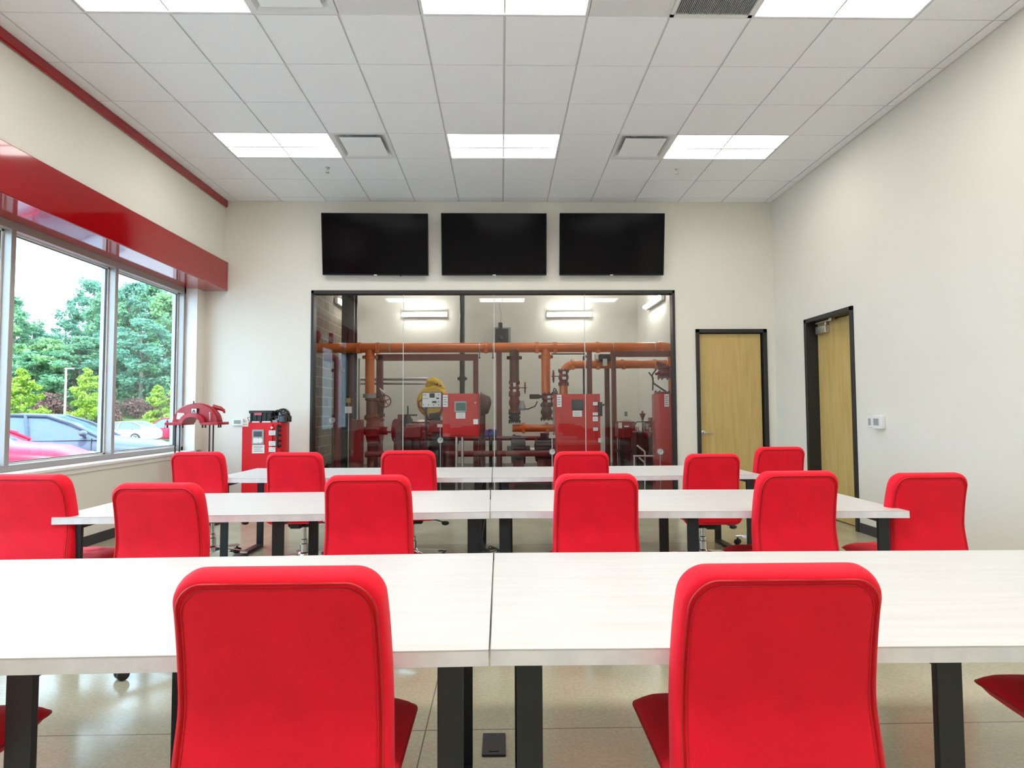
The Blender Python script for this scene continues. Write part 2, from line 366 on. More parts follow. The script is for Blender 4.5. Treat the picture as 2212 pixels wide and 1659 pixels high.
# doors
def casing(m, ax):
    return m
d = MB()
fy = 7.975
for x0, x1, z0, z1 in ((DX0, DX0+.05, 0, DZ), (DX1-.05, DX1, 0, DZ), (DX0, DX1, DZ-.05, DZ)): d.box(x0, fy, z0, x1, 8.19, z1)
d.box(DX0+.05, 8.075, 0, DX0+.066, 8.11, DZ-.05).box(DX1-.066, 8.075, 0, DX1-.05, 8.11, DZ-.05).box(DX0+.05, 8.075, DZ-.066, DX1-.05, 8.11, DZ-.05)
d1 = struct(build(d, 'door_1', DARK_FRAME, bevel=.003))
build(MB().box(DX0+.052, 8.03, .008, DX1-.07, 8.074, DZ-.064), 'door_leaf', MAPLE, d1, bevel=.002)
build(MB().box(DX1-.07, 8.06, .01, DX1-.064, 8.07, DZ-.07).box(DX0+.052, 8.06, DZ-.064, DX1-.064, 8.07, DZ-.058), 'light_gap_strip', WHITE_TRIM, d1)  # white strip stands in for light showing through the door gap
hp = W(1522, 935, 8.02)
build(MB().lathe([(.034, 0), (.034, .008), (.028, .012), (.014, .014), (.012, .05)], (hp.x-.015, 8.03, hp.z), (0,-1,0), 24).tube([(hp.x-.015, 7.985, hp.z), (hp.x+.01, 7.98, hp.z), (hp.x+.06, 7.98, hp.z-.003), (hp.x+.11, 7.985, hp.z-.008)], [.012,.011,.009,.008], 10), 'door_handle', SATIN, d1)
d = MB()
for y0, y1, z0, z1 in ((RY0, RY0+.05, 0, DZ), (RY1-.05, RY1, 0, DZ), (RY0, RY1, DZ-.05, DZ)): d.box(XR-.022, y0, z0, XR+.30, y1, z1)
d.box(XR+.14, RY1-.068, 0, XR+.18, RY1-.05, DZ-.05).box(XR+.14, RY0+.05, 0, XR+.18, RY0+.066, DZ-.05)
d2 = struct(build(d, 'door_2', DARK_FRAME, bevel=.003))
build(MB().box(XR+.125, RY0+.054, .008, XR+.17, RY1-.054, DZ-.056), 'door_leaf', MAPLE, d2, bevel=.002)
cl = MB().rbox(XR+.07, RY1-.32, DZ-.20, XR+.124, RY1-.10, DZ-.105, .008, axis='y')
cl.box(XR+.05, RY1-.50, DZ-.075, XR+.07, RY1-.14, DZ-.063).cyl((XR+.09, RY1-.30, DZ-.105), (XR+.09, RY1-.30, DZ-.06), .014).box(XR+.03, RY1-.52, DZ-.085, XR+.075, RY1-.46, DZ-.05)
build(cl, 'door_closer', SATIN, d2)
struct(build(MB().box(XR+.3, RY0-.2, 0, XR+.34, RY1+.2, 2.6), 'wall_corridor', WALL))

# ------------------------------------------------------------------ ceiling fittings
def troffer_mesh():
    t = thing('ceiling_light', '', 'light', (0,0,0)); w, h = 2*T, T
    fr = MB(); e = .018; z0 = -.004
    for b in ((0,0,w,e),(0,h-e,w,h),(0,0,e,h),(w-e,0,w,h)): fr.box(b[0], b[1], z0, b[2], b[3], z0+.05)
    fr.box(e, e, .048, w-e, h-e, .055)
    build(fr, 'frame', GRID_W, t, world=False, smooth=0)
    build(MB().box(e+.01, h*.56, .012, w-e-.01, h-e-.004, .045).box(e+.01, e+.004, .012, w-e-.01, h*.56-.012, .045), 'diffuser', LENS, t, world=False, smooth=0)
    build(MB().box(e, h*.56-.018, -.003, w-e, h*.56+.004, .03), 'lamp_divider', GRID_W, t, world=False, smooth=0)
    return t
tr0 = troffer_mesh(); first = True
rn = {3: 'row nearest the screens', -1: 'second row, at the top of the view', -6: 'row above the viewer'}
cn = {-5: 'window side', -1: 'middle', 3: 'door side'}
for (a, j) in sorted(lights, key=lambda q: (-q[1], q[0])):
    loc = (GX+a*T, GY+j*T, ZC); lb = 'rectangular white ceiling light, %s, %s' % (cn[a], rn[j])
    if first: tr0.location = loc; tr0['label'] = lb; tr0['group'] = 'ceiling lights'; first = False
    else:
        o = dup(tr0, loc, 0, lb, 'ceiling lights')
        if j < -4:      # row over the viewer, boosted above the others to fill the chair backs
            c = [c for c in o.children if c.name.startswith('diffuser')][0]; c.data = c.data.copy(); c.data.materials[0] = LENS_REAR
def diffuser_mesh():
    t = thing('air_diffuser', '', 'air diffuser'); e = .012
    fr = MB()
    def ring(a, b, z0, z1):
        A = [(a,a,z0),(T-a,a,z0),(T-a,T-a,z0),(a,T-a,z0)]; B = [(b,b,z1),(T-b,b,z1),(T-b,T-b,z1),(b,T-b,z1)]
        fr.add(A+B, [(0,1,5,4),(1,2,6,5),(2,3,7,6),(3,0,4,7)])
    ring(0, .035, -.004, -.004); ring(.035, .12, -.004, .07); fr.box(.0, .0, .07, T, T, .075)
    build(fr, 'frame', GRID_W, t, world=False, smooth=0, fixn=False)
    build(MB().box(.085, .085, -.012, T-.085, T-.085, -.006), 'face_plate', CEIL_TILE, t, world=False, smooth=0, bevel=.003)
    for x, y in ((.14,.14),(T-.14,.14),(.14,T-.14),(T-.14,T-.14)): build(MB().cyl((x,y,-.006), (x,y,.07), .006, n=8), 'hanger', SATIN, t, world=False)
    return t
df = diffuser_mesh(); df.location = (GX-3*T, GY+3*T, ZC); df['label'] = 'square white air diffuser beside the left light near the screens'; df['group'] = 'square air diffusers'
dup(df, (GX+2*T, GY+3*T, ZC), 0, 'square white air diffuser beside the right light near the screens')
dup(df, (GX-3*T, GY-1*T, ZC), 0, 'square white air diffuser cut by the top edge of the view, left of centre')
for j in (-6,):
    for a in (-3, 2): dup(df, (GX+a*T, GY+j*T, ZC), 0, 'square white air diffuser behind the camera, %s half, %s row' % ('left' if a < 0 else 'right', 'nearest'))
def swirl():
    t = thing('swirl_diffuser', '', 'air diffuser')
    build(MB().box(0.01,0.01,0,T-.01,T-.01,.03).box(.012,.02,-.004,.03,T-.04,0).box(T-.03,.02,-.004,T-.012,T-.04,0), 'frame', GRID_W, t, world=False, smooth=0)
    for cx in (.19, .42):
        build(MB().lathe([(.10,.0),(.102,-.008),(.094,-.010),(.088,-.002),(.05,-.001),(.0005,-.001)], (cx, .20, 0), (0,0,1), 36).torus((cx,.20,-.002), .118, .003, (0,0,1), 36, 6).torus((cx,.20,-.001), .135, .002, (0,0,1), 36, 6), 'round_nozzle', GRID_W, t, world=False)
    return t
s0 = swirl(); s0.location = (GX-2*T, GY-T, ZC); s0['label'] = 'white ceiling outlet with two round nozzles, left of the middle light'; s0['group'] = 'round nozzle outlets'
dup(s0, (GX+T, GY-T, ZC), 0, 'white ceiling outlet with two round nozzles, right of the middle light')
rg = thing('return_grille', 'dark ribbed return air grille at the top edge of the view', 'air grille', (GX+2*T, GY-T, ZC))
e = .03
build(MB().box(0,0,-.003,T,e,.012).box(0,T-e,-.003,T,T,.012).box(0,0,-.003,e,T,.012).box(T-e,0,-.003,T,T,.012), 'frame', GRID_W, rg, world=False, smooth=0)
build(MB().box(e,e,.03,T-e,T-e,.035), 'backing', INK, rg, world=False, smooth=0)
sl = MB()
for k in range(40): x = e+.004+k*(T-2*e)/40; sl.box(x, e, .002, x+.006, T-e, .022)
build(sl, 'slats', GREY_PL, rg, world=False, smooth=0)
def sprinkler(px, label):
    p = Vector((GX+(px)*T, GY+4.42*T, ZC-.006))
    t = thing('fire_sprinkler', label, 'sprinkler', p, 0, 'ceiling sprinklers')
    build(MB().lathe([(.028,0),(.026,-.006),(.010,-.008),(.009,-.03)], (0,0,0), (0,0,1), 16), 'escutcheon', SATIN, t, world=False)
    build(MB().tube([(-.012,0,-.03),(-.016,0,-.045),(-.006,0,-.06)], .003, 6).tube([(.012,0,-.03),(.016,0,-.045),(.006,0,-.06)], .003, 6).lathe([(.022,-.060),(.022,-.063)], (0,0,0), (0,0,1), 12), 'deflector', SATIN, t, world=False)
sprinkler(-3.43, 'small pendent fire sprinkler in the tile left of centre near the screens')
sprinkler(3.43, 'small pendent fire sprinkler in the tile right of centre near the screens')

# ------------------------------------------------------------------ screens
for nm, x0, x1, tw in (('left', 692.5, 923.5, .006), ('middle', 952.5, 1181, 0), ('right', 1209, 1436.5, 0)):
    a = W(x0, 460, 7.79); b = W(x1, 460, 7.79); c = W((x0+x1)/2, 594.5, 7.90)
    zt, zb = a.z, c.z; w = b.x-a.x; cx = (a.x+b.x)/2; h = (zt-zb)/math.cos(math.radians(7.5))
    t = thing('television', '%s of three black wall mounted televisions above the pump room window' % {'left': 'leftmost', 'middle': 'middle', 'right': 'rightmost'}[nm], 'television', (cx, 7.90, zb), 0, 'televisions above the window')
    t.rotation_euler = (math.radians(7.5), tw, 0)
    build(MB().rbox(-w/2, 0, 0, w/2, .045, h, .006, axis='y'), 'case', TV_CASE, t, world=False)
    build(MB().box(-w/2+.010, -.0015, .016, w/2-.010, .001, h-.010), 'screen', SCREEN, t, world=False, smooth=0)
    build(MB().box(-.022, -.002, -.004, .022, .01, .009), 'logo_plate', SATIN, t, world=False, smooth=0)
    build(MB().box(-.25, .045, h*.35, .25, .14, h*.7), 'wall_mount', BLACK_ST, t, world=False, smooth=0)
    if nm == 'left': build(MB().box(w*.23, .01, -.012, w*.23+.02, .03, 0), 'sensor', BLACK_PL, t, world=False, smooth=0)

# ------------------------------------------------------------------ small wall fittings
p = W(1879.5, 911, 5.9); p = Vector((XR, (XR/W(1879.5, 911, 1).x), 0)); zz = W(1879.5, 911, p.y).z
t = thing('light_switch', 'white rocker light switch on the right wall beside the door', 'light switch', (XR, p.y, zz))
build(MB().box(-.006,-.038,-.058,0,.038,.058), 'cover_plate', WHITE_PL, t, world=False, bevel=.002)
build(MB().box(-.010,-.018,-.035,-.005,.018,.035), 'rocker', GREY_PL, t, world=False, bevel=.002)
yy = XR/W(1903, 912, 1).x; zz = W(1903, 912, yy).z
t = thing('thermostat', 'square grey white thermostat right of the light switch', 'thermostat', (XR, yy, zz))
build(MB().rbox(-.045,-.072,-.066,0,.072,.066,.010,axis='x'), 'housing', WHITE_PL, t, world=False)
build(MB().rbox(-.048,-.032,-.032,-.04,.048,.038,.006,axis='x'), 'display', GREY_PL, t, world=False)
p = W(514, 912, 7.99)
t = thing('wall_panel', 'small white control panel with display on the back wall beside the red controller', 'wall panel', (p.x, 8.0, p.z))
build(MB().rbox(-.075,-.03,-.045,.075,0,.045,.006,axis='y'), 'housing', WHITE_PL, t, world=False)
build(MB().box(-.045,-.033,-.022,.045,-.029,.028), 'display', mat('lcd_green_grey', (.28,.33,.25), .3), t, world=False)

# ------------------------------------------------------------------ tables
def make_table(A0, A1, B0, B1, label, mid=0.0):
    """four corners of the top: near-left, near-right, far-left, far-right (x, y)"""
    zt, th = .74, .038
    A0, A1, B0, B1 = (Vector((*q, 0)) for q in (A0, A1, B0, B1)); c = (A0+A1+B0+B1)/4
    dx = ((A1-A0)+(B1-B0)).normalized(); rz = math.atan2(dx.y, dx.x); w = ((A1-A0).length+(B1-B0).length)/2; dd = ((B0-A0).length+(B1-A1).length)/2
    t = thing('conference_table', label, 'table', (c.x, c.y, 0), rz, 'white training tables')
    Mi = (Matrix.Translation(c) @ Matrix.Rotation(rz, 4, 'Z')).inverted(); Q = [Mi @ p for p in (A0, A1, B1, B0)]; ctr = Vector((0,0,0))
    def slab(m, ins, z0, z1):
        P = [q-Vector((math.copysign(ins, q.x), math.copysign(ins, q.y), 0)) for q in Q]; m.add([(p.x,p.y,z0) for p in P]+[(p.x,p.y,z1) for p in P], [(0,3,2,1),(4,5,6,7),(0,1,5,4),(1,2,6,5),(2,3,7,6),(3,0,4,7)]); return m
    build(slab(slab(MB(), 0, zt-.004, zt), .0015, zt-th, zt-.0045), 'tabletop', LAMINATE, t, world=False, smooth=0)
    e = MB()
    for i in range(4):
        p, q = Q[i], Q[(i+1)%4]; n = Vector(((q-p).y, -(q-p).x, 0)).normalized()*.0015; e.add([(v.x,v.y,z) for z in (zt-th-.0005, zt-.003) for v in (p, q, q-n, p-n)], [(0,3,2,1),(4,5,6,7),(0,1,5,4),(1,2,6,5),(2,3,7,6),(3,0,4,7)])
    build(e, 'edge_band', EDGE, t, world=False, smooth=0)
    for x in (-w/2+.10, mid, w/2-.10):
        hw = .031; m = MB()
        for s in (-1, 1):
            yt = yb = s*(dd/2-(.05 if s < 0 else .15)); dt = .010
            vs = []
            for z, y in ((.0, yb), (zt-th-.001, yt)):
                for ax, ay in ((-hw,-dt),(hw,-dt),(hw,dt),(-hw,dt)): vs.append((x+ax, y+ay, z))
            m.add(vs, [(0,3,2,1),(4,5,6,7),(0,1,5,4),(1,2,6,5),(2,3,7,6),(3,0,4,7)])
        m.box(x-hw, -(dd/2-.05), 0, x+hw, dd/2-.15, .03).box(x-hw, -(dd/2-.05), zt-th-.03, x+hw, dd/2-.15, zt-th-.001)
        build(m, 'leg_frame', BLACK_ST, t, world=False, smooth=0, bevel=.002)
    return t
make_table((-2.42, 1.365), (-.0315, 1.40), (-2.45, 2.285), (-.0335, 2.335), 'white table in the front row, left of the seam, half hidden by a chair', .093)
make_table((-.0265, 1.402), (2.33, 1.372), (-.0285, 2.335), (2.33, 2.30), 'white table in the front row, right of the seam', -.06)
make_table((-2.411, 3.205), (-.067, 3.28), (-2.44, 4.09), (-.080, 4.17), 'white table in the middle row, left of the seam')
make_table((-.061, 3.29), (2.243, 3.20), (-.074, 4.17), (2.245, 4.09), 'white table in the middle row, right of the seam')
make_table((-2.453, 5.02), (-.082, 4.93), (-2.43, 5.89), (-.090, 5.86), 'white table in the far row, left of the seam, by the window')
make_table((-.076, 4.93), (2.249, 5.04), (-.084, 5.86), (2.235, 5.92), 'white table in the far row, right of the seam')

# ------------------------------------------------------------------ chairs
def rr_outline(a, b, R, n=12, m=8, Rb=None):
    """rounded rectangle outline, half sizes a, b; returns points with even spread"""
    Rb = R if Rb is None else Rb; o = []
    for cx, cy, st, r in ((a-R,b-R,0,R),(-(a-R),b-R,1,R),(-(a-Rb),-(b-Rb),2,Rb),(a-Rb,-(b-Rb),3,Rb)):
        for k in range(n+1): t = (st+k/n)*math.pi/2; o.append((cx+r*math.cos(t), cy+r*math.sin(t)))
    out = []; N = len(o)
    for i in range(N):
        p, q = o[i], o[(i+1)%N]; out.append(p); L = math.hypot(q[0]-p[0], q[1]-p[1])
        if L > .05:
            for k in range(1, m*2): out.append((p[0]+(q[0]-p[0])*k/(m*2), p[1]+(q[1]-p[1])*k/(m*2)))
    return out
def pillow(out, a, b, rings, fmap):
    """closed body: rings = list of (inset distance, w); inset in both directions"""
    m = MB(); n = len(out); vs = []
    for ins, w in rings:
        for u, v in out: vs.append(fmap(u*(1-ins/a), v*(1-ins/b), w))
    fs = []
    for i in range(len(rings)-1):
        for k in range(n): fs.append((i*n+k, i*n+(k+1)%n, (i+1)*n+(k+1)%n, (i+1)*n+k))
    m.add(vs, fs); return m
def spline(tab):
    zs = np.array([t[0] for t in tab])
    def f(z, c):
        i = int(np.clip(np.searchsorted(zs, z)-1, 0, len(zs)-2)); t = (z-zs[i])/(zs[i+1]-zs[i])
        g = lambda k: tab[int(np.clip(k, 0, len(tab)-1))][c]
        p0, p1, p2, p3 = g(i-1), g(i), g(i+1), g(i+2)
        return .5*((2*p1)+(-p0+p2)*t+(2*p0-5*p1+4*p2-p3)*t*t+(-p0+3*p1-3*p2+p3)*t*t*t)
    return f
# spine of the backrest: height, y, half width factor
SPINE = spline([(.36,-.205,1.04),(.46,-.226,1.05),(.56,-.214,1.035),(.66,-.202,1.02),(.76,-.212,1.01),(.86,-.232,.995),(.965,-.262,.97)])
BH0, BH1, BA = .40, .965, .223
def back_map(u, v, w):
    z = (BH0+BH1)/2+v; y = SPINE(z, 1); dy = (SPINE(z+.005, 1)-SPINE(z-.005, 1))/.01; L = math.hypot(1, dy)
    nx, nz = -1/L, dy/L      # normal pointing to the rear (-y)
    return (u*SPINE(z, 2), y+w*nx + .10*u*u*0, z+w*nz)
def make_chair():
    t = thing('office_chair', '', 'chair', (0,0,0), 0, 'red office chairs')
    c = .036; r = .038
    out = rr_outline(BA, (BH1-BH0)/2, .062, Rb=.05)
    prof = [(BA-.0001, c+.006), (.18, c+.006), (.14, c+.006), (.10, c+.005), (.06, c+.003), (.035, c+.001), (.024, c-.001), (.019, c-.0055), (.0155, c-.001), (.011, c-.002), (.005, c-.006), (.0012, c-.013), (-.0012, c-.024), (-.002, 0), (-.001, -.016), (.004, -.027), (.014, -.034), (.03, -.037), (.05, -c-.003)]
    prof += [(.08, -c-.004), (.12, -c-.008), (.17, -c-.010), (BA-.0001, -c-.010)]
    back = build(pillow(out, BA, (BH1-BH0)/2, prof, back_map), 'backrest', RED_FAB, t, world=False, smooth=60)
    def loop(ins, w, h=0):
        return [back_map(u*(1-ins/BA), v*(1-ins/((BH1-BH0)/2)), w) for u, v in out]
    build(MB().tube(loop(.0135, c-.001), .0028, 6, True).tube(loop(.0235, c-.0005), .0018, 6, True), 'piping', RED_PIPING, back, world=False, smooth=60)
    # seat
    sa, sb = .222, .235; so = rr_outline(sa, sb, .07)
    def seat_map(u, v, w):
        d = 0
        if w > .02:
            for ux in (-.11, 0, .11):
                for vy in (-.10, .03, .15): q = ((u-ux)**2+(v-vy)**2)/.0007; d += .012*math.exp(-q)
        z = .462+w-d+.02*max(0, v/sb)*0
        z -= .035*max(0, (v/sb-.62))**2*3
        return (u, v+.035, z)
    sp = [(sa-.0001, .024), (.16, .023), (.12, .020), (.085, .017), (.055, .012), (.03, .004), (.012, -.006), (.002, -.014), (.0, -.018), (.004, -.022), (.022, -.045), (.05, -.066), (.08, -.072), (sa-.0001, -.072)]
    # dense interior for the tufts
    sp = [(sa-.0001,.026)]+[(sa*(1-k/9), .026-.004*k/9) for k in range(1, 6)]+sp[3:]
    seat = build(pillow(so, sa, sb, sp, seat_map), 'seat', RED_FAB, t, world=False, smooth=60)
    build(MB().tube([seat_map(u, v, -.018) for u, v in so], .0035, 6, True), 'piping', RED_PIPING, seat, world=False, smooth=60)
    build(MB().rbox(-.10,-.11,.345,.10,.15,.392,.015,axis='y').rbox(-.045,-.22,.355,.045,-.08,.385,.01,axis='y').rbox(-.04,-.225,.36,.04,-.165,.47,.01,axis='z'), 'tilt_mechanism', BLACK_PL, t, world=False)
    lv = build(MB().tube([(.08,.03,.36),(.20,.03,.352),(.255,.03,.335)], .005, 8), 'height_lever', BLACK_PL, t, world=False)
    build(MB().ball((.275,.03,.325), .024, 12, sc=(1.4,.8,.8)), 'knob', BLACK_PL, lv, world=False)
    build(MB().lathe([(.034,.10),(.034,.20),(.028,.205),(.028,.235),(.017,.24),(.017,.35)], (0,0,0), (0,0,1), 20), 'gas_column', CHROME, t, world=False)
    st = MB().lathe([(.03,.075),(.046,.08),(.046,.125),(.036,.135)], (0,0,0), (0,0,1), 20); cs = []
    for k in range(5):
        an = math.radians(90+72*k+12); d = Vector((math.cos(an), math.sin(an), 0)); s = Vector((-d.y, d.x, 0))
        vs = []
        for L, hw, z0, z1 in ((.03,.022,.085,.125),(.17,.018,.082,.108),(.295,.015,.068,.088),(.31,.011,.068,.084)):
            for a, z in ((-1,z0),(1,z0),(1,z1-.004),(.6,z1),(-.6,z1),(-1,z1-.004)): vs.append(d*L+s*hw*a+Vector((0,0,z)))
        fs = [(0,1,2,3,4,5), tuple(18+i for i in range(6))[::-1]]
        for i in range(3):
            for j in range(6): fs.append((i*6+j, i*6+(j+1)%6, (i+1)*6+(j+1)%6, (i+1)*6+j))
        st.add(vs, fs); cs.append((d, s))
    build(st, 'star_base', CHROME, t, world=False)
    for d, s in cs:
        c0 = d*.29
        build(MB().lathe([(.020,-.012),(.027,-.010),(.028,0),(.027,.010),(.020,.012)], c0+s*.016+Vector((0,0,.028)), s, 18).lathe([(.020,-.012),(.027,-.010),(.028,0),(.027,.010),(.020,.012)], c0-s*.016+Vector((0,0,.028)), s, 18).cyl(c0+Vector((0,0,.028)), c0+Vector((0,0,.075)), .009, n=8), 'caster', BLACK_PL, t, world=False)
    return t
ch0 = make_chair()
STAR = (0, 20, 40, -12, 8, 30, -20, 12, -30, 16, 0, 25, -10, 33)
UPPER = ('backrest', 'seat', 'tilt_mechanism', 'height_lever')
CH = [(600,1233,1.245,0,'large red office chair in the foreground left of the table seam, back to the viewer'),
 (1690,1226,1.27,0,'large red office chair in the foreground right of the table seam, back to the viewer'),
 (58,1026,3.20,-.06,'red office chair beside the left end of the middle table, cut by the view'),
 (336,1045,2.90,-.05,'red office chair at the middle table, second from the window wall'),
 (793,1028,3.05,.02,'red office chair at the middle table, left of the seam and in front of it'),
 (1290,1025,3.09,0,'red office chair at the middle table, first one right of the seam'),
 (1726,1019,3.12,.04,'red office chair at the middle table, second one right of the seam'),
 (2010,1023,3.28,.03,'red office chair beside the right end of the middle table'),
 (425,977,4.95,-.03,'red office chair in the far row, below the red arched casing'),
 (635,978,4.70,0,'red office chair in the far row in front of the red wall side controller'),
 (881,974,4.78,0,'red office chair in the far row, below the white faced control panel'),
 (1257,976,4.72,0,'red office chair in the far row, before the tall red cabinet'),
 (1541,981,4.68,.02,'red office chair in the far row in front of the back wall door'),
 (1687,966,5.20,.03,'red office chair in the far row, beside the right end of the table')]
for i, (px, py, Y, rz, lb) in enumerate(CH):
    p = W(px, py, Y); off = Matrix.Rotation(rz, 4, 'Z') @ Vector((0, -.272, 0)); loc = (p.x-off.x, p.y-off.y, 0)
    if i == 0: o = ch0; o.location = loc; o.rotation_euler = (0,0,rz); o['label'] = lb; first_dz = p.z-.965; base = o
    else: o = dup(ch0, loc, rz, lb)
    dz = max(-.03, min(.03, p.z-.965)); print('chair', i, round(p.x,2), round(p.z-.965,3))
    for c in o.children:
        if c.name.split('.')[0] in ('star_base', 'caster'): c.rotation_euler.z = math.radians(STAR[i])
        if c.name.split('.')[0] in UPPER: c.location.z = dz
for loc, rz, lb in (((1.68, 1.60, 0), -.10, 'red office chair at the front right edge, only its seat showing'), ((-1.50, 1.50, 0), .03, 'red office chair at the front left edge, only its seat corner showing')):
    dup(ch0, loc, rz, lb)

# ------------------------------------------------------------------ floor boxes and cables
t = thing('floor_box', 'black floor outlet cover between the front tables', 'floor box', (-.032, 2.335, 0))
build(MB().rbox(-.045,-.075,0,.045,.075,.008,.006,axis='z'), 'lid', BLACK_PL, t, world=False)
build(MB().box(-.02,-.055,.008,.02,-.045,.010), 'lid_pull', BLACK_ST, t, world=False)
t = thing('floor_box', 'open floor outlet box with cables between the middle tables', 'floor box', (-.14, 5.25, 0))
build(MB().rbox(-.09,-.09,0,.09,.09,.012,.006,axis='z'), 'frame', BLACK_PL, t, world=False)
M = Matrix.Translation((-.09, -.07, .012)) @ Matrix.Rotation(math.radians(-112), 4, 'Y')
build(MB().box(0,0,0,.15,.15,.006, M=Matrix.Translation((-.16,-.08,.0)) @ Matrix.Rotation(math.radians(-14), 4, 'Y')), 'lid', IRON, t, world=False)
rnd = random.Random(4)
cb = MB()
for k in range(3):
    pts = [Vector((-.12+.02*k, 5.2, .02)), Vector((-.10, 5.0, .16-.04*k))]
    for j in range(5): pts.append(Vector((-.10+.09*math.cos(1.3*j+k), 4.95+.05*math.sin(1.7*j), .12+.035*math.sin(2.1*j+k))))
    pts += [Vector((.02+.03*k, 5.0, .02)), Vector((.10+.05*k, 5.15, .010))]
    sm = []
    for i in range(len(pts)-1):
        a, b2, c2, d2 = pts[max(i-1,0)], pts[i], pts[i+1], pts[min(i+2,len(pts)-1)]
        for q in range(5): u = q/5; sm.append(.5*((2*b2)+(c2-a)*u+(2*a-5*b2+4*c2-d2)*u*u+(-a+3*b2-3*c2+d2)*u*u*u))
    cb.tube(sm, .004, 6)
cb.tube([(-.13,5.2,.02),(-.15,4.6,.30),(-.10,4.1,.68)], .004, 6)
tag(build(cb, 'power_cables', BLACK_PL, loc=(-.1,5,0)), 'tangle of thin black cables on the floor between the middle tables', 'cable')
tag(build(MB().box(-.06,-.003,0,.06,.003,.13, M=Matrix.Translation((.12,4.75,.0)) @ Matrix.Rotation(.9,4,'Z') @ Matrix.Rotation(.25,4,'X')), 'access_panel', LABEL_W), 'small pale panel leaning beside the right seam leg of the middle table', 'panel')

# ------------------------------------------------------------------ red controller by the back wall, with two black devices on it
def label_plate(m, x, y, z, w, h): m.box(x-w/2, y-.003, z-h/2, x+w/2, y, z+h/2)
def ink_lines(m, x, y, z, w, h, n=3):
    for k in range(n): zz = z+h/2-h*(k+1)/(n+1); m.box(x-w*.36, y-.0045, zz-h*.025, x+w*(.36-.1*(k%2)), y-.003, zz+h*.025)
Yc = 7.32
a = W(523, 913, Yc); b = W(607, 913, Yc)
x0, x1, zt = a.x, b.x, a.z; dp = .30
t = thing('fire_pump_controller', 'red floor standing controller cabinet against the back wall left of the glass', 'controller', ((x0+x1)/2, Yc+dp/2, 0))
build(MB().rbox(x0, Yc, .04, x1, Yc+dp, zt, .008, axis='z').box(x0+.03, Yc+.03, 0, x1-.03, Yc+dp-.03, .04), 'cabinet', CTRL_BR, t)
build(MB().rbox(x0+.012, Yc-.018, .10, x1-.10, Yc-.001, zt-.02, .006, axis='y'), 'door', CTRL_BR, t)
q = W(558, 944, Yc-.02)
build(MB().rbox(q.x-.072, Yc-.035, q.z-.092, q.x+.072, Yc-.018, q.z+.092, .016, axis='y'), 'display_bezel', GREY_PL, t)
build(MB().box(q.x-.05, Yc-.038, q.z+.005, q.x+.05, Yc-.034, q.z+.07), 'display', LCD, t)
build(MB().box(q.x-.055, Yc-.038, q.z-.075, q.x+.0, Yc-.034, q.z-.01).lathe([(.034,0),(.034,.006)], (q.x+.028, Yc-.034, q.z-.042), (0,-1,0), 6), 'keypad', LABEL_W, t)
lb = MB(); ik = MB()
for px, py, w, h, n in ((558,970,26,18,3),(530,917,13,9,1),(588,935,14,10,2),(588,958,14,10,2),(588,971,14,10,2)):
    c = W(px, py, Yc-.018); label_plate(lb, c.x, Yc-.018, c.z, w*mpp(Yc), h*mpp(Yc)); ink_lines(ik, c.x, Yc-.018, c.z, w*mpp(Yc), h*mpp(Yc), n)
split_build(lb, 'label_plate', LABEL_W, t, 8); build(ik, 'label_text', INK, t)
c = W(588, 924, Yc-.018); build(MB().lathe([(.014,0),(.014,.02),(.010,.024)], (c.x, Yc-.018, c.z), (0,-1,0), 14), 'indicator_lamp', LABEL_W, t)
hd = MB(); c0 = W(602, 918, Yc-.03); c1 = W(602, 966, Yc-.03)
hd.tube([c0, c0+Vector((0,-.05,-.02)), c1+Vector((0,-.05,.02)), c1], .014, 8)
for py in (921, 930, 940, 952, 963): c = W(602, py, Yc-.05); hd.rbox(c.x-.028, Yc-.05, c.z-.016, c.x+.018, Yc, c.z+.016, .006, axis='y')
build(hd, 'disconnect_handle', BLACK_PL, t)
c = W(521, 936, Yc+.1); build(MB().box(x0-.02, Yc+.05, c.z-.04, x0, Yc+.12, c.z+.02), 'latch', BLACK_PL, t)
build(MB().tube([(x0+.05,Yc+.1,zt),(x0+.045,Yc+.05,zt+.06),(x0+.09,Yc+.04,zt+.07)], .004, 6), 'antenna_wire', BLACK_PL, t)
# black control box and black rounded device on top
a = W(538, 887, Yc+.04); b = W(589, 911, Yc+.04); zt2 = zt
t = thing('control_box', 'black box with side lugs and a red label, on top of the wall side controller', 'control box', ((a.x+b.x)/2, Yc+.14, zt))
m = MB().rbox(a.x+.01, Yc+.04, zt, b.x-.01, Yc+.26, a.z-.03, .01, axis='z').rbox(a.x, Yc+.03, a.z-.035, b.x, Yc+.27, a.z, .008, axis='z')
for k in range(5): x = a.x+.03+k*(b.x-a.x-.06)/4; m.box(x-.008, Yc+.028, zt+.01, x+.008, Yc+.04, a.z-.03)
build(m, 'housing', BLACK_PL, t)
build(MB().box(a.x+.07, Yc+.024, a.z-.058, a.x+.165, Yc+.03, a.z-.026), 'red_label', CTRL_RED, t)
build(MB().tube([(b.x-.05,Yc+.05,zt+.02),(b.x-.02,Yc,zt+.05),(b.x+.03,Yc+.02,zt+.075),(b.x+.05,Yc+.06,zt+.05)], .006, 8), 'cable', BLACK_PL, t)
build(MB().box(a.x+.05, Yc+.01, zt, a.x+.14, Yc+.04, zt+.016).box(b.x-.12, Yc+.01, zt, b.x-.02, Yc+.04, zt+.016), 'mounting_foot', LABEL_W, t)
c = W(607, 890, Yc+.12); r = 17*mpp(Yc)
t = thing('engine_cover', 'glossy black rounded casting beside the black box on the wall side controller', 'casting', (c.x, Yc+.14, zt))
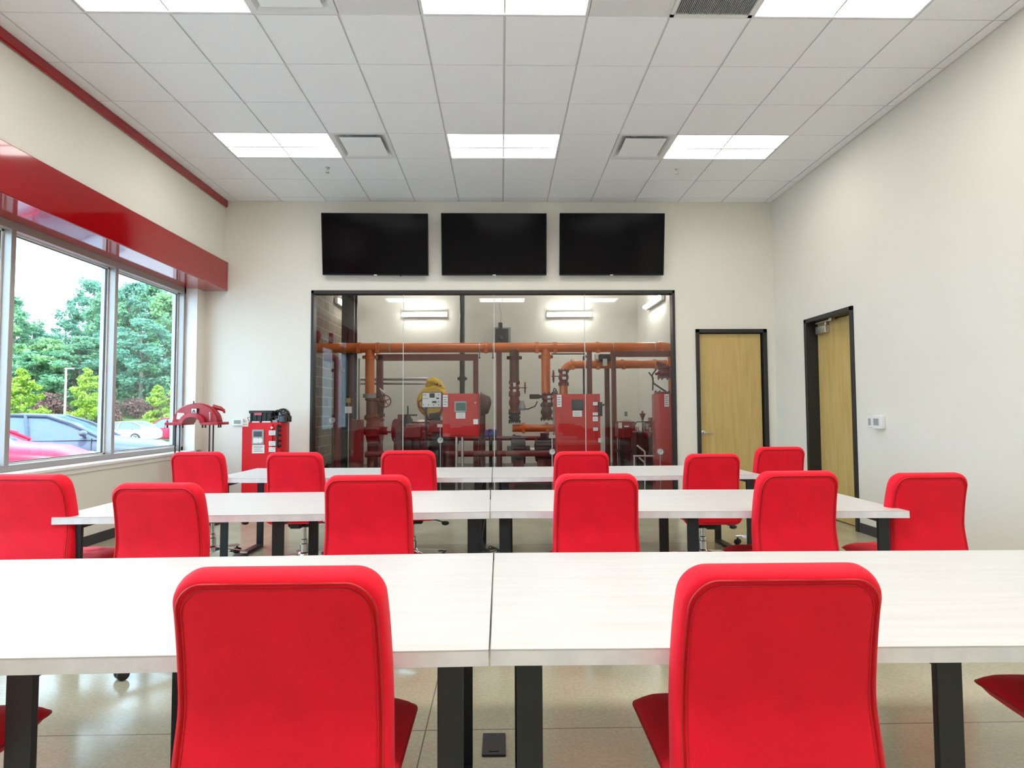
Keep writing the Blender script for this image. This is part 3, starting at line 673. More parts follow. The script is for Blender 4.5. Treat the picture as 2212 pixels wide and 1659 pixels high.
m = MB().rbox(c.x-.07, Yc+.06, zt, c.x+.10, Yc+.24, zt+.085, .02, axis='z').ball((c.x+.015, Yc+.15, zt+.09), .09, 18, sc=(1,.9,1.0))
build(m, 'shell', mat('gloss_black', (.01,.01,.011), .12, coat=.5), t)
build(MB().torus((c.x-.02, Yc+.09, zt+.10), .05, .012, (0,1,.2), 20, 8), 'collar', BLACK_PL, t)
build(MB().rbox(c.x-.075, Yc+.035, zt, c.x-.015, Yc+.058, zt+.03, .006, axis='y'), 'bracket', GREY_PL, t)

# ------------------------------------------------------------------ red arched pump casing on poles
Ya = 6.95; c = W(421, 922, Ya); s = mpp(Ya); cx, cz = c.x+.005, c.z+.015
cx = W(419, 914, Ya).x; cz = W(419, 914, Ya).z
t = thing('pump_casing', 'red arched upper half of a pump casing on thin poles by the window corner', 'pump casing', (cx, Ya+.05, 0))
R1 = 42*s; N = 40
def arch(m, ri, ro, y0, y1):
    vs = []
    for k in range(N+1):
        th = math.pi*k/N; ca, sa = math.cos(th), math.sin(th)
        for r, y in ((ri,y0),(ro,y0+.012),(ro,y1-.012),(ri,y1)): vs.append((cx+r[0]*s*ca, y, cz+r[1]*s*sa))
    fs = [(0,1,2,3), tuple(4*N+i for i in (3,2,1,0))]
    for k in range(N):
        for j in range(4): fs.append((4*k+j, 4*k+(j+1)%4, 4*k+4+(j+1)%4, 4*k+4+j))
    m.add(vs, fs)
m = MB(); arch(m, (22, 18), (47, 41), Ya, Ya+.17); arch(m, (18, 13), (27, 22), Ya-.07, Ya+.22); arch(m, (43, 37), (50, 43), Ya+.06, Ya+.11)
build(m, 'casing', CASING_RED, t)
for sd in (-1, 1): build(MB().rbox(cx+sd*18*s, Ya-.06, cz-.022, cx+sd*57*s, Ya+.21, cz+.010, .01, axis='z'), 'split_flange', CASING_RED, t)
bl = MB()
for sd in (-1, 1):
    for dx, yy in ((21,-.03),(27,-.03),(54,-.02),(48,.1)): bl.lathe([(.010,-.055),(.010,-.02),(.016,-.02),(.016,-.008),(.008,-.008),(.008,.03)], (cx+sd*dx*s, Ya+yy, cz), (0,0,1), 8)
bl.cyl((cx-6*s, Ya+.05, cz+R1-.01), (cx-6*s, Ya+.05, cz+R1+.03), .008, n=8)
build(bl, 'bolt', IRON, t)
eb = MB()
for sd in (-1, 1): eb.tube([(cx+sd*26*s, Ya+.15, cz+35*s), (cx+sd*41*s, Ya+.17, cz+31*s), (cx+sd*48*s, Ya+.17, cz+27*s), (cx+sd*50*s, Ya+.17, cz+21*s)], [.03,.026,.018,.010], 8)
split_build(eb, 'side_lug', CASING_RED, t, 32)
lg = W(420, 888, Ya-.01)
build(MB().rbox(lg.x-7*s, Ya-.018, lg.z-6*s, lg.x+7*s, Ya+.01, lg.z+6*s, .006, axis='y'), 'emblem_frame', IRON, t)
build(MB().box(lg.x-5.2*s, Ya-.022, lg.z-5*s, lg.x+5.2*s, Ya-.018, lg.z+5*s), 'emblem_plate', LABEL_W, t)
u = 2.9*s
build(MB().prism([(lg.x-1.25*u, lg.z-u), (lg.x-.25*u, lg.z+u), (lg.x+.25*u, lg.z+u), (lg.x+1.25*u, lg.z-u), (lg.x+.55*u, lg.z-u), (lg.x, lg.z+.35*u), (lg.x-.55*u, lg.z-u)], 'y', Ya-.026, Ya-.022), 'emblem_mark', INK, t)
tg = W(391, 899, Ya-.03); build(MB().box(-7.5*s, -.004, -7*s, 7.5*s, 0, 7*s, M=Matrix.Translation((tg.x, Ya-.04, tg.z)) @ Matrix.Rotation(.08,4,'Y')), 'paper_tag', mat('paper', (.72,.70,.62), .7), t)
build(MB().lathe([(.007,0),(.007,.085),(.011,.09),(.011,.10)], W(453.5, 909, Ya-.02), (0,0,1), 8), 'petcock', SATIN, t)
pl = MB()
for px in (381.5, 386, 455, 458.5): q = W(px, 950, Ya+.05); pl.cyl((q.x, Ya+.02+(.05 if px in (386,458.5) else 0), .02), (q.x, Ya+.02+(.05 if px in (386,458.5) else 0), cz-.01), .0085, n=10)
build(pl, 'pole', IRON, t)
build(MB().rbox(cx-.34, Ya-.12, 0, cx+.34, Ya+.28, .025, .02, axis='z'), 'base_plate', BLACK_ST, t)

# ------------------------------------------------------------------ pump room shell
PX0, PX1, PB, PZ = -3.64, 3.43, 14.6, 4.9
struct(build(MB().box(PX0-.3, 8.2, -.2, 4.3, PB+.2, 0), 'floor_pump_room', FLOOR_PUMP))
struct(build(MB().box(PX0-.3, PB, 0, PX1+.3, PB+.2, PZ), 'wall_pump_room_back', WALL))
struct(build(MB().box(PX1, 8.2, 0, PX1+.2, PB, PZ), 'wall_pump_room_right', WALL))
struct(build(MB().box(PX0-.2, 8.2, 0, PX0, PB, PZ), 'wall_pump_room_left', CMU))
struct(build(MB().box(PX0-.3, 8.0, PZ, PX1+.3, PB+.2, PZ+.1).box(PX0-.3, 8.0, 4.5, PX1+.3, 8.2, PZ), 'ceiling_pump_room', CEIL_TILE))

def pos(px, py, Y): return W(px, py, Y)
def tube_light(p0, p1, label, out):
    """fluorescent batten between two points; out = direction away from the wall"""
    p0, p1, out = Vector(p0), Vector(p1), Vector(out); c = (p0+p1)/2
    t = thing('tube_light', label, 'light', c, 0, 'fluorescent tube lights')
    ax = (p1-p0).normalized(); Mr = Matrix((ax, out, ax.cross(out))).transposed().to_4x4(); L = (p1-p0).length/2
    Mx = Matrix.Translation(c) @ Mr
    build(MB().box(-L, -.05, -.06, L, .02, .06, M=Mx), 'housing', WHITE_PL, t)
    build(MB().cyl(c-ax*(L*.98)+out*.05, c+ax*(L*.98)+out*.05, .036, n=12), 'tube', TUBE_M, t)
Yl = PB-.07
for a, b, nm in ((868,966,'left'),(1181,1278,'right')):
    tube_light(pos(a, 680, Yl), pos(b, 679, Yl), '%s glowing tube light on the back wall of the pump room' % nm, (0,-1,0))
def on_x(px, py, X): d = W(px, py, 1)-EYE; return EYE + d*(X/d.x)
tube_light(on_x(1396, 664, PX1-.07), on_x(1430, 641, PX1-.07), 'glowing tube light on the right side wall of the pump room', (-1,0,0))
tube_light(on_x(732, 655, PX0+.07)+Vector((.0,-.15,.04)), on_x(756, 668, PX0+.07), 'short glowing tube light on the brown block wall of the pump room', (1,0,0))
# added ceiling tubes, unseen above the view, to brighten the pump room
t = tube_light((-1.6, 10.2, PZ-.08), (-.4, 10.2, PZ-.08), 'left added fill tube light under the pump room ceiling', (0,0,-1))
t = tube_light((.6, 10.2, PZ-.08), (1.8, 10.2, PZ-.08), 'right added fill tube light under the pump room ceiling', (0,0,-1))

# steel column and dark pipes
m = MB(); a = pos(738, 700, 11.6); b = pos(765, 700, 11.6); w = b.x-a.x
m.box(a.x, 11.6, 0, b.x, 11.62, PZ).box(a.x, 11.6+w, 0, b.x, 11.62+w, PZ).box(a.x+w/2-.01, 11.6, 0, a.x+w/2+.01, 11.6+w, PZ)
tag(build(m, 'steel_column', DARK_PIPE, loc=((a.x+b.x)/2, 11.7, 0)), 'black steel column rising before the brown block wall of the pump room', 'column')
def run(name, label, cat, segs, m, Y=None, group=None, coup=(), coup_mat=None, n=20):
    """segs: list of (points, radius); coup: (point, axis, radius, length)"""
    pts0 = segs[0][0][0]; t = thing(name, label, cat, Vector(pts0), 0, group)
    for pts, r in segs: build(MB().tube(pts, r, n), 'pipe', m, t)
    for p, ax, r, L in coup:
        ax = Vector(ax).normalized(); p = Vector(p)
        k = MB().lathe([(r,-L/2),(r*1.13,-L/2),(r*1.16,-L*.3),(r*1.12,-L*.2),(r*1.12,L*.2),(r*1.16,L*.3),(r*1.13,L/2),(r,L/2)], p, ax, 24)
        s = ax.orthogonal().normalized() if abs(ax.z) < .5 else Vector((1,0,0))
        for q in (-1, 1): k.cyl(p+s*q*r*1.3-ax.cross(s)*.03, p+s*q*r*1.3+ax.cross(s)*.03, .018, n=8).rbox(*(p+s*q*r*1.25-Vector((.03,.03,.03))), *(p+s*q*r*1.25+Vector((.03,.03,.03))), .008)
        build(k, 'coupling', coup_mat or m, t)
    return t
def arc(p, c, q, n=10):
    """quarter bend from p to q around the corner point c"""
    p, c, q = Vector(p), Vector(c), Vector(q); o = p+q-c
    return [o+(p-o)*math.cos(math.pi/2*k/n)+(q-o)*math.sin(math.pi/2*k/n) for k in range(n+1)]
Yd = 12.9; x = pos(998.5, 700, Yd).x; r = 5.6*mpp(Yd); zc = pos(998, 818, Yd).z
run('dark_riser', 'dark grey vertical pipe against the pump room back wall, with a coupling halfway down', 'pipe',
    [([(x, Yd, PZ), (x, Yd, 1.2)], r)], DARK_PIPE, coup=[((x, Yd, zc), (0,0,1), r*1.05, .12)])
# ------------------------------------------------------------------ orange main with branches
YM = 11.0; s = mpp(YM); zM = pos(1060, 751, YM).z; rM = 10.6*s
xl = PX0; xe = pos(1436, 751, YM).x; R = 17*s
def X(px, Y=YM): return pos(px, 800, Y).x
def Z(py, Y=YM): return pos(1060, py, Y).z
end = arc((xe, YM, zM), (xe+R, YM, zM), (xe+R, YM, zM-R))
run('orange_main_pipe', 'large orange pipe running across the whole pump room at head height', 'pipe',
    [([(xl, YM, zM)]+[(X(p), YM, zM) for p in (760, 900, 1100, 1300)]+end+[(xe+R, YM, Z(852))], rM),
     ([(X(799), YM, zM), (X(799), YM, Z(800)), (X(799), YM, Z(850))], rM*.93),
     ([(X(1179), YM, zM), (X(1179), YM, Z(800)), (X(1179), YM, Z(850))], rM*.93)], PIPE_OR,
    coup=[((X(p), YM, zM), (1,0,0), rM, .075) for p in (776, 816, 1050, 1160, 1199, 1292, 1427)]+[((X(799), YM, Z(771)), (0,0,1), rM*.93, .08), ((X(1179), YM, Z(771)), (0,0,1), rM*.93, .08), ((xe+R, YM, Z(790)), (0,0,1), rM, .08)])
bd = MB()
for p in (745, 843, 1036, 1065, 1262, 1324, 1414): bd.lathe([(rM*1.02,-.008),(rM*1.05,-.008),(rM*1.05,.008),(rM*1.02,.008)], (X(p), YM, zM), (1,0,0), 24)
bands = bd
mainp = [o for o in bpy.data.objects if o.name == 'orange_main_pipe'][0]
build(bands, 'band_clamp', SATIN, mainp)
for p in (745, 1036, 1065, 1262): build(MB().cyl((X(p), YM, zM-rM), (X(p), YM, zM-rM-.11), .008, n=6).cyl((X(p), YM, zM-rM-.11), (X(p), YM, zM-rM-.09), .02, n=6), 'clamp_bolt', IRON, mainp)

# oxide red support frame (square tube)
def frame(name, label, boxes):
    m = [MB().box(*b) for b in boxes]; t = thing(name, label, 'support frame', (boxes[0][0], boxes[0][1], 0), 0)
    for i, k in enumerate(m): build(k, 'post' if boxes[i][5]-boxes[i][2] > 1.2 else 'beam', STEEL_RB, t, smooth=0, bevel=.004)
    return t
Yf = 11.05; sf = mpp(Yf)
def FX(p): return pos(p, 800, Yf).x
def FZ(q): return pos(1060, q, Yf).z
frame('support_frame', 'oxide red square tube frame under the left half of the orange pipe', [
    (FX(807), Yf+.2, FZ(776), FX(1021), Yf+.32, FZ(762)), (FX(1021), Yf+.2, 0, FX(1032), Yf+.32, FZ(762)), (FX(808), Yf+.2, 0, FX(821), Yf+.32, FZ(764)), (FX(1072), Yf-.04, 0, FX(1084), Yf+.08, FZ(762))])
Yg = 10.3
def PXX(p, Y): return pos(p, 800, Y).x
def PZZ(q, Y): return pos(1060, q, Y).z
frame('support_frame', 'oxide red square tube frame under the right end of the orange pipe', [
    (PXX(1321,Yg), Yg, PZZ(771,Yg), PXX(1458,Yg), Yg+.11, PZZ(759,Yg)), (PXX(1322,Yg), Yg, 0, PXX(1331,Yg), Yg+.09, PZZ(770,Yg)), (PXX(1269,Yg), Yg, 0, PXX(1279,Yg), Yg+.09, PZZ(759,Yg))])
# brown pipe hanger leg behind the loop
run('brown_riser', 'brown vertical pipe right of the tall red cabinet in the pump room', 'pipe', [([(PXX(1311,11.6), 11.6, PZZ(790,11.6)), (PXX(1311,11.6), 11.6, 0)], 5.5*mpp(11.6))], PIPE_BR)
run('black_riser', 'thin black vertical pipe behind the glass joint, above the tall red cabinet', 'pipe', [([(PXX(1262,11.9), 11.9, PZZ(770,11.9)), (PXX(1262,11.9), 11.9, 0)], 3.2*mpp(11.9))], DARK_PIPE)

def handwheel(parent, c, ax, R, m=DKRED, name='handwheel'):
    c = Vector(c); ax = Vector(ax).normalized(); a = ax.orthogonal().normalized(); b = ax.cross(a)
    k = MB().torus(c, R, R*.10, ax, 28, 8).lathe([(R*.22,-R*.15),(R*.22,R*.15)], c, ax, 12)
    for i in range(5): t = 2*math.pi*i/5+.3; d = a*math.cos(t)+b*math.sin(t); k.tube([c+d*R*.15, c+d*R*.98], R*.07, 6)
    build(k, name, m, parent)
def valve(name, label, x, Y, zb, zt, r, body_m, wheel=None, flange=True, tags=()):
    """vertical gate valve: body between flanges, optional handwheel ((dx,dy,dz), axis, R)"""
    t = thing(name, label, 'valve', (x, Y, zb), 0, 'pump room valves'); h = (zt-zb)/math.cos(math.radians(7.5))
    build(MB().lathe([(r,0),(r*1.35,0),(r*1.35,h*.10),(r*1.02,h*.13),(r*1.08,h*.3),(r*1.3,h*.42),(r*1.3,h*.58),(r*1.08,h*.7),(r*1.02,h*.87),(r*1.35,h*.90),(r*1.35,h),(r,h)], (x, Y, zb), (0,0,1), 22), 'body', body_m, t)
    if wheel:
        (dx, dy, dz), ax, R = wheel; c = Vector((x+dx, Y+dy, zb+h*.5+dz)); k = MB().lathe([(r*.6,0),(r*.6,.06),(r*.35,.08)], (x, Y, zb+h*.5+dz), (dx, dy, 0), 12).cyl((x, Y, zb+h*.5+dz), c+Vector((dx,dy,0)).normalized()*R*.35, R*.07, n=8)
        build(k, 'yoke', IRON, t); handwheel(t, c, ax, R)
    bl = MB()
    for zz in (zb+h*.05, zt-h*.05):
        for k in range(8): an = math.pi/4*k+.2; bl.cyl((x+r*1.22*math.cos(an), Y+r*1.22*math.sin(an), zz-.035), (x+r*1.22*math.cos(an), Y+r*1.22*math.sin(an), zz+.035), .010, n=6)
    build(bl, 'bolt', IRON, t)
    for dx, dz, w, hh in tags: build(MB().box(x+dx-w/2, Y-r*1.45, zb+dz-hh/2, x+dx+w/2, Y-r*1.45+.004, zb+dz+hh/2), 'tag', LABEL_W, t)
    return t
# left branch: coupling + reducer elbow
x = X(799)
t = thing('suction_elbow', 'orange brown reducing elbow with grey collar below the left orange branch', 'pipe fitting', (x, YM, Z(905)))
build(MB().lathe([(rM*.95,0),(rM*1.35,0),(rM*1.35,-.07),(rM*.95,-.07)], (x, YM, Z(850)), (0,0,1), 24), 'collar', GREY_PL, t)
build(MB().lathe([(rM*1.35,0),(rM*1.35,-.04),(rM*1.12,-.05),(rM*1.12,-.30),(rM*1.5,-.34),(rM*1.5,-.40),(rM*.8,-.42)], (x+.04, YM+.0, Z(859)), (0,0,1), 24), 'body', mat('orange_brown_casting', (.22,.06,.03), .4, var=.3), t)
t2 = valve('angle_valve', 'brown valve with a large orange red handwheel facing the glass, beside the left orange branch', X(818), YM+.1, Z(898), Z(850), rM*.8, PIPE_BR)
build(MB().cyl((X(818), YM+.1, Z(866)), (X(835), YM-.12, Z(866)), .03, n=10), 'stem', IRON, t2); handwheel(t2, (X(835), YM-.14, Z(866)), (.25,-1,.1), 12.5*s)
build(MB().tube([(X(828), YM, Z(855)), (X(822), YM-.05, Z(838)), (X(832), YM-.05, Z(848))], .012, 6), 'chain_guide', SATIN, t2)
# brown riser with stacked valves (middle)
x = X(1111); rb = 11*s*.95
run('brown_riser', 'thick brown vertical pipe with red valves left of the right orange branch', 'pipe', [([(x, YM, zM-rM*.5), (x, YM, Z(826))], rb)], PIPE_BR, coup=[((x, YM, Z(773)), (0,0,1), rb, .07)])
valve('gate_valve', 'upper red gate valve on the brown riser, handwheel seen edge on', x, YM, Z(850), Z(826), rb*.86, DKRED, wheel=((23*s,0,0), (1,0,.0), 12*s), tags=((0,.16,.05,.07),(0,.05,.06,.05)))
valve('check_valve', 'lower red check valve on the brown riser', x, YM, Z(890), Z(851), rb*.9, DKRED, tags=())
valve('butterfly_valve', 'black and brown flanged valve at the foot of the brown riser', x, YM, Z(912), Z(891), rb*.95, IRON)
tc_ = thing('tamper_switch', 'grey cone shaped switch cover with a cable beside the lower red check valve', 'switch', (x+rb*1.6, YM-.05, Z(885)))
build(MB().lathe([(.035,.12),(.075,-.02),(.06,-.06)], (x+rb*1.5, YM-.1, Z(880)), (0,0,1), 12), 'cover', GREY_PL, tc_)
build(MB().tube([(x+rb*1.6, YM-.1, Z(884)), (X(1140), YM-.1, Z(884)), (X(1155), YM-.08, Z(878)), (X(1160), YM, Z(868))], .012, 6), 'cable', BLACK_PL, tc_)
# right orange branch foot
x = X(1180)
valve('gate_valve', 'brown flanged valve with a red top below the right orange branch', x, YM, Z(907), Z(874), rb*.95, PIPE_BR)
v = valve('gate_valve', 'red valve with white stickers directly under the right orange branch', x+.02, YM, Z(873), Z(850), rb*.9, DKRED, tags=((.02,.13,.06,.05),(.02,.05,.06,.05)))
build(MB().rbox(x-.32, YM-.05, Z(862), x-.13, YM+.05, Z(852), .02, axis='x').cyl((x-.15,YM,Z(857)), (x,YM,Z(857)), .03), 'actuator', IRON, v)
handwheel(v, (x+.17, YM-.05, Z(852)), (.9,-.4,.2), .11, IRON)
# lower orange header
zL = Z(925)
run('lower_orange_pipe', 'short orange pipe low behind the glass between the two controllers', 'pipe',
    [([(X(1106), YM, zL), (X(1150), YM, zL), (X(1215), YM, zL)], 8.3*s)], PIPE_OR, coup=[((X(1130), YM, zL), (1,0,0), 8.3*s, .07), ((X(1181), YM, zL), (1,0,0), 8.3*s, .03)])
# orange loop on the right
YL = 10.8; sl_ = mpp(YL); rl = 9*sl_; zl = PZZ(788, YL); xL = PXX(1217, YL)
Rl = 24*sl_
pts = [(xL, YL, 0), (xL, YL, PZZ(852, YL))]+arc((xL, YL, zl-Rl), (xL, YL, zl), (xL+Rl, YL, zl))+[(PXX(1290,YL), YL, zl), (PXX(1412,YL), YL, zl), (PXX(1440,YL), YL, zl)]
run('orange_loop_pipe', 'orange pipe bending down into the tall red cabinet area, second height', 'pipe', [(pts, rl)], PIPE_OR,
    coup=[((PXX(1237,YL), YL, zl), (1,0,0), rl, .07), ((PXX(1291,YL), YL, zl), (1,0,0), rl, .07), ((PXX(1346,YL), YL, zl), (1,0,0), rl*.96, .02), ((PXX(1416,YL), YL, zl), (1,0,0), rl, .05)])
v = valve('gate_valve', 'red valve with a thin handwheel seen edge on, on the orange loop pipe', xL, YL-.02, PZZ(832,YL), PZZ(800,YL), rl*.95, DKRED, wheel=((-22*sl_,0,.02),(1,0,0), 13*sl_), tags=((.0,.22,.06,.05),(.0,.12,.07,.05)))
fm = thing('flow_switch', 'black and silver flow switch with a white tag between the two orange pipes', 'switch', (PXX(1302,YL), YL-.1, PZZ(775,YL)))
build(MB().rbox(PXX(1292,YL), YL-.18, PZZ(781,YL), PXX(1318,YL), YL-.03, PZZ(767,YL), .02, axis='x').cyl((PXX(1284,YL),YL-.1,PZZ(772,YL)), (PXX(1330,YL),YL-.1,PZZ(770,YL)), .02), 'body', IRON, fm)
build(MB().rbox(PXX(1283,YL), YL-.16, PZZ(778,YL), PXX(1290,YL), YL-.06, PZZ(766,YL), .01), 'terminal_box', SATIN, fm)
build(MB().box(PXX(1298,YL), YL-.22, PZZ(793,YL), PXX(1307,YL), YL-.215, PZZ(778,YL)), 'tag', LABEL_W, fm)
# small bore chrome line under main
run('small_bore_line', 'thin dark conduit hung below the right part of the orange main pipe', 'conduit', [([(X(1190), YM-.1, Z(766)), (X(1262), YM-.1, Z(766)), (X(1266), YM-.1, Z(775))], .012)], IRON)
# right: red valve with levers, handwheel
YR = 9.9; xr = PXX(1444, YR)
v = valve('riser_valve', 'red valve body with cables on the orange riser at the right end of the window', PXX(1436,YR), YR, PZZ(818,YR), PZZ(794,YR), .095, DKRED)
build(MB().cyl((PXX(1436,YR),YR,PZZ(806,YR)), (PXX(1413,YR),YR-.1,PZZ(810,YR)), .05, .02).cyl((PXX(1436,YR),YR-.02,PZZ(792,YR)), (PXX(1419,YR),YR-.05,PZZ(786,YR)), .04, n=10), 'actuator', DKRED, v)
build(MB().tube([(PXX(1414,YR),YR-.1,PZZ(800,YR)), (PXX(1405,YR),YR-.1,PZZ(812,YR)), (PXX(1408,YR),YR-.1,PZZ(830,YR)), (PXX(1432,YR),YR-.08,PZZ(846,YR))], .014, 6).tube([(PXX(1398,YR),YR-.1,PZZ(806,YR)), (PXX(1407,YR),YR-.1,PZZ(818,YR)), (PXX(1406,YR),YR-.1,PZZ(845,YR))], .012, 6), 'cable', BLACK_PL, v)
v = valve('globe_valve', 'red valve with a handwheel facing the glass, left of the right edge cabinet', PXX(1430,YR), YR, PZZ(878,YR), PZZ(848,YR), .10, DKRED)
handwheel(v, (PXX(1413,YR), YR-.22, PZZ(862,YR)), (-.25,-1,.05), 12*mpp(YR)); build(MB().cyl((PXX(1430,YR),YR,PZZ(862,YR)), (PXX(1413,YR),YR-.24,PZZ(862,YR)), .025), 'stem', IRON, v); build(MB().cyl((PXX(1430,YR),YR,0), (PXX(1430,YR),YR,PZZ(878,YR)), .07), 'riser', DKRED, v)

# ------------------------------------------------------------------ controllers in the pump room
def controller(label, name, x0, x1, Y, zb, zt, dp, panel=None):
    t = thing(name, label, 'controller', ((x0+x1)/2, Y+dp/2, 0))
    build(MB().rbox(x0, Y, zb, x1, Y+dp, zt, .008, axis='z'), 'cabinet', CTRL_RED, t)
    if zb < .1: build(MB().box(x0+.03, Y+.03, 0, x1-.03, Y+dp-.03, zb+.002), 'plinth', IRON, t)
    return t
Yc = 8.75; s = mpp(Yc)
def CX(p): return pos(p, 930, Yc).x
def CZ(q): return pos(1250, q, Yc).z
t = controller('tall glossy red controller cabinet behind the right part of the glass', 'fire_pump_controller', CX(1200), CX(1297), Yc, .05, CZ(851), .45)
build(MB().rbox(CX(1213), Yc-.018, .12, CX(1286), Yc-.001, CZ(853), .006, axis='y'), 'door', CTRL_RED, t)
build(MB().rbox(CX(1235), Yc-.036, CZ(886), CX(1260.5), Yc-.018, CZ(863), .01, axis='y'), 'display_bezel', BLACK_PL, t)
build(MB().box(CX(1237.5), Yc-.039, CZ(879), CX(1258), Yc-.035, CZ(865.5)), 'display', LCD, t)
lb = MB(); ik = MB()
for px, py, w, h, n in ((1247,893.5,20,13,3),(1208,866,10,26,4),(1286,872,10,7,2),(1286,894,11,6,1),(1286,905,11,10,2),(1286.5,927,10,7,2),(1295.5,951,6,9,2)):
    c = pos(px, py, Yc-.02); label_plate(lb, c.x, Yc-.019, c.z, w*s, h*s); ik.box; ink_lines(ik, c.x, Yc-.019, c.z, w*s, h*s, n)
split_build(lb, 'label_plate', LABEL_W, t, 8); build(ik, 'label_text', INK, t)
k = MB()
for q in (864, 916, 970): c = pos(1288, q, Yc-.02); k.lathe([(.012,0),(.012,.02)], (c.x, Yc-.018, c.z), (0,-1,0), 10)
build(k, 'indicator_lamp', CTRL_RED, t)
c = pos(1295, 885, Yc)
build(MB().rbox(c.x-.02, Yc-.09, CZ(899), c.x+.03, Yc-.0, CZ(869), .012, axis='z').cyl((c.x, Yc-.08, CZ(878)), (c.x+.06, Yc-.10, CZ(874)), .012), 'disconnect_handle', BLACK_PL, t)
# middle cabinet on two legs
Ym = 8.9; s = mpp(Ym)
def mx_(p): return pos(p, 900, Ym).x
def mz_(q): return pos(1000, q, Ym).z
t = controller('square red controller cabinet on two metal legs left of the middle of the glass', 'diesel_pump_controller', mx_(956), mx_(1035), Ym, mz_(944), mz_(850), .28)
build(MB().rbox(mx_(970), Ym-.018, mz_(940), mx_(1032), Ym-.001, mz_(853), .006, axis='y'), 'door', CTRL_RED, t)
build(MB().rbox(mx_(982), Ym-.036, mz_(890), mx_(1008), Ym-.018, mz_(867), .008, axis='y'), 'display_bezel', GREY_PL, t)
build(MB().box(mx_(985), Ym-.039, mz_(887), mx_(1006), Ym-.035, mz_(870)), 'display', LCD_G, t)
lb = MB(); ik = MB()
for px, py, w, h, n in ((995,897.5,20,13,3),(962,866,10.5,26,4),(1027.5,911,10,11,0)):
    c = pos(px, py, Ym-.02); label_plate(lb, c.x, Ym-.019, c.z, w*s, h*s)
    if n: ink_lines(ik, c.x, Ym-.019, c.z, w*s, h*s, n)
split_build(lb, 'label_plate', LABEL_W, t, 8); build(ik, 'label_text', INK, t)
c = pos(1027, 870, Ym-.02); build(MB().lathe([(.014,0),(.014,.02)], (c.x, Ym-.018, c.z), (0,-1,0), 10), 'indicator_lamp', SATIN, t)
lg = MB()
for p in (985, 998): lg.cyl((mx_(p), Ym+.1, 0), (mx_(p), Ym+.1, mz_(944)), .022, n=12)
build(lg, 'leg', SATIN, t)
# battery charger / switch to the right of it
run('dark_motor', 'dark brown motor behind the square red cabinet', 'motor', [([(PXX(1041,10.2), 10.2, PZZ(872,10.2)), (PXX(1041,10.2), 10.2, 0)], .06), ([(mx_(1030), 10.2, PZZ(874,10.2)), (PXX(1038,10.2), 10.2, PZZ(874,10.2)), (PXX(1040,10.2), 10.2, PZZ(874,10.2)), (PXX(1056,10.2), 10.2, PZZ(875,10.2)), (PXX(1060,10.2), 10.2, PZZ(876,10.2))], [.14,.24,.20,.15,.06])], PIPE_BR)
# white faced panel on a post
Yw = 9.3; s = mpp(Yw)
def wx_(p): return pos(p, 865, Yw).x
def wz_(q): return pos(930, q, Yw).z
t = thing('instrument_cluster', 'white faced control panel on a post in front of the yellow ring', 'control panel', (wx_(932), Yw+.1, 0))
build(MB().rbox(wx_(911), Yw, wz_(881), wx_(954), Yw+.16, wz_(847), .01, axis='y'), 'housing', IRON, t)
build(MB().box(wx_(912.5), Yw-.006, wz_(879.5), wx_(953), Yw-.001, wz_(848.5)), 'face', LABEL_W, t)
build(MB().rbox(wx_(928), Yw-.02, wz_(859), wx_(939), Yw-.006, wz_(849.5), .008, axis='y').box(wx_(942.5),Yw-.009,wz_(862),wx_(948.5),Yw-.006,wz_(859)).box(wx_(933.5),Yw-.009,wz_(870.5),wx_(943),Yw-.006,wz_(866.5)), 'gauge', INK, t)
k = MB()
for px, py in ((915,853),(919.5,853),(947.5,853),(915,874.5),(926,874.5),(937,874.5),(947.5,874.5),(947.5,868)): c = pos(px, py, Yw); k.lathe([(.008,0),(.008,.012)], (c.x, Yw-.006, c.z), (0,-1,0), 8)
build(k, 'knob', INK, t)
build(MB().box(wx_(913.5), Yw-.008, wz_(861.6), wx_(926), Yw-.006, wz_(860.6)), 'text_line', INK, t)
build(MB().cyl((wx_(919), Yw+.08, 0), (wx_(919), Yw+.08, wz_(880)), .02, n=10), 'post', DARK_PIPE, t)
build(MB().tube([(wx_(911),Yw+.05,wz_(862)),(wx_(904),Yw,wz_(868)),(wx_(905),Yw,wz_(878)),(wx_(914),Yw+.06,wz_(884)),(wx_(926),Yw+.1,wz_(905))], .016, 6).tube([(wx_(953),Yw+.05,wz_(858)),(wx_(958),Yw,wz_(866)),(wx_(955),Yw,wz_(884)),(wx_(946),Yw+.1,wz_(900))], .02, 6), 'hose', DKRED, t)
# right edge tall cabinet
Ye = 8.6
def ex_(p): return pos(p, 930, Ye).x
def ez_(q): return pos(1440, q, Ye).z
t = controller('tall red cabinet at the right edge of the glass', 'jockey_pump_controller', ex_(1424), ex_(1466), Ye, .05, ez_(850), .4)
lb = MB(); ik = MB(); c = pos(1440, 865, Ye); label_plate(lb, c.x, Ye-.001, c.z, 10*mpp(Ye), 27*mpp(Ye)); ink_lines(ik, c.x, Ye-.001, c.z, 10*mpp(Ye), 27*mpp(Ye), 5)
split_build(lb, 'label_plate', LABEL_W, t, 8); build(ik, 'label_text', INK, t)

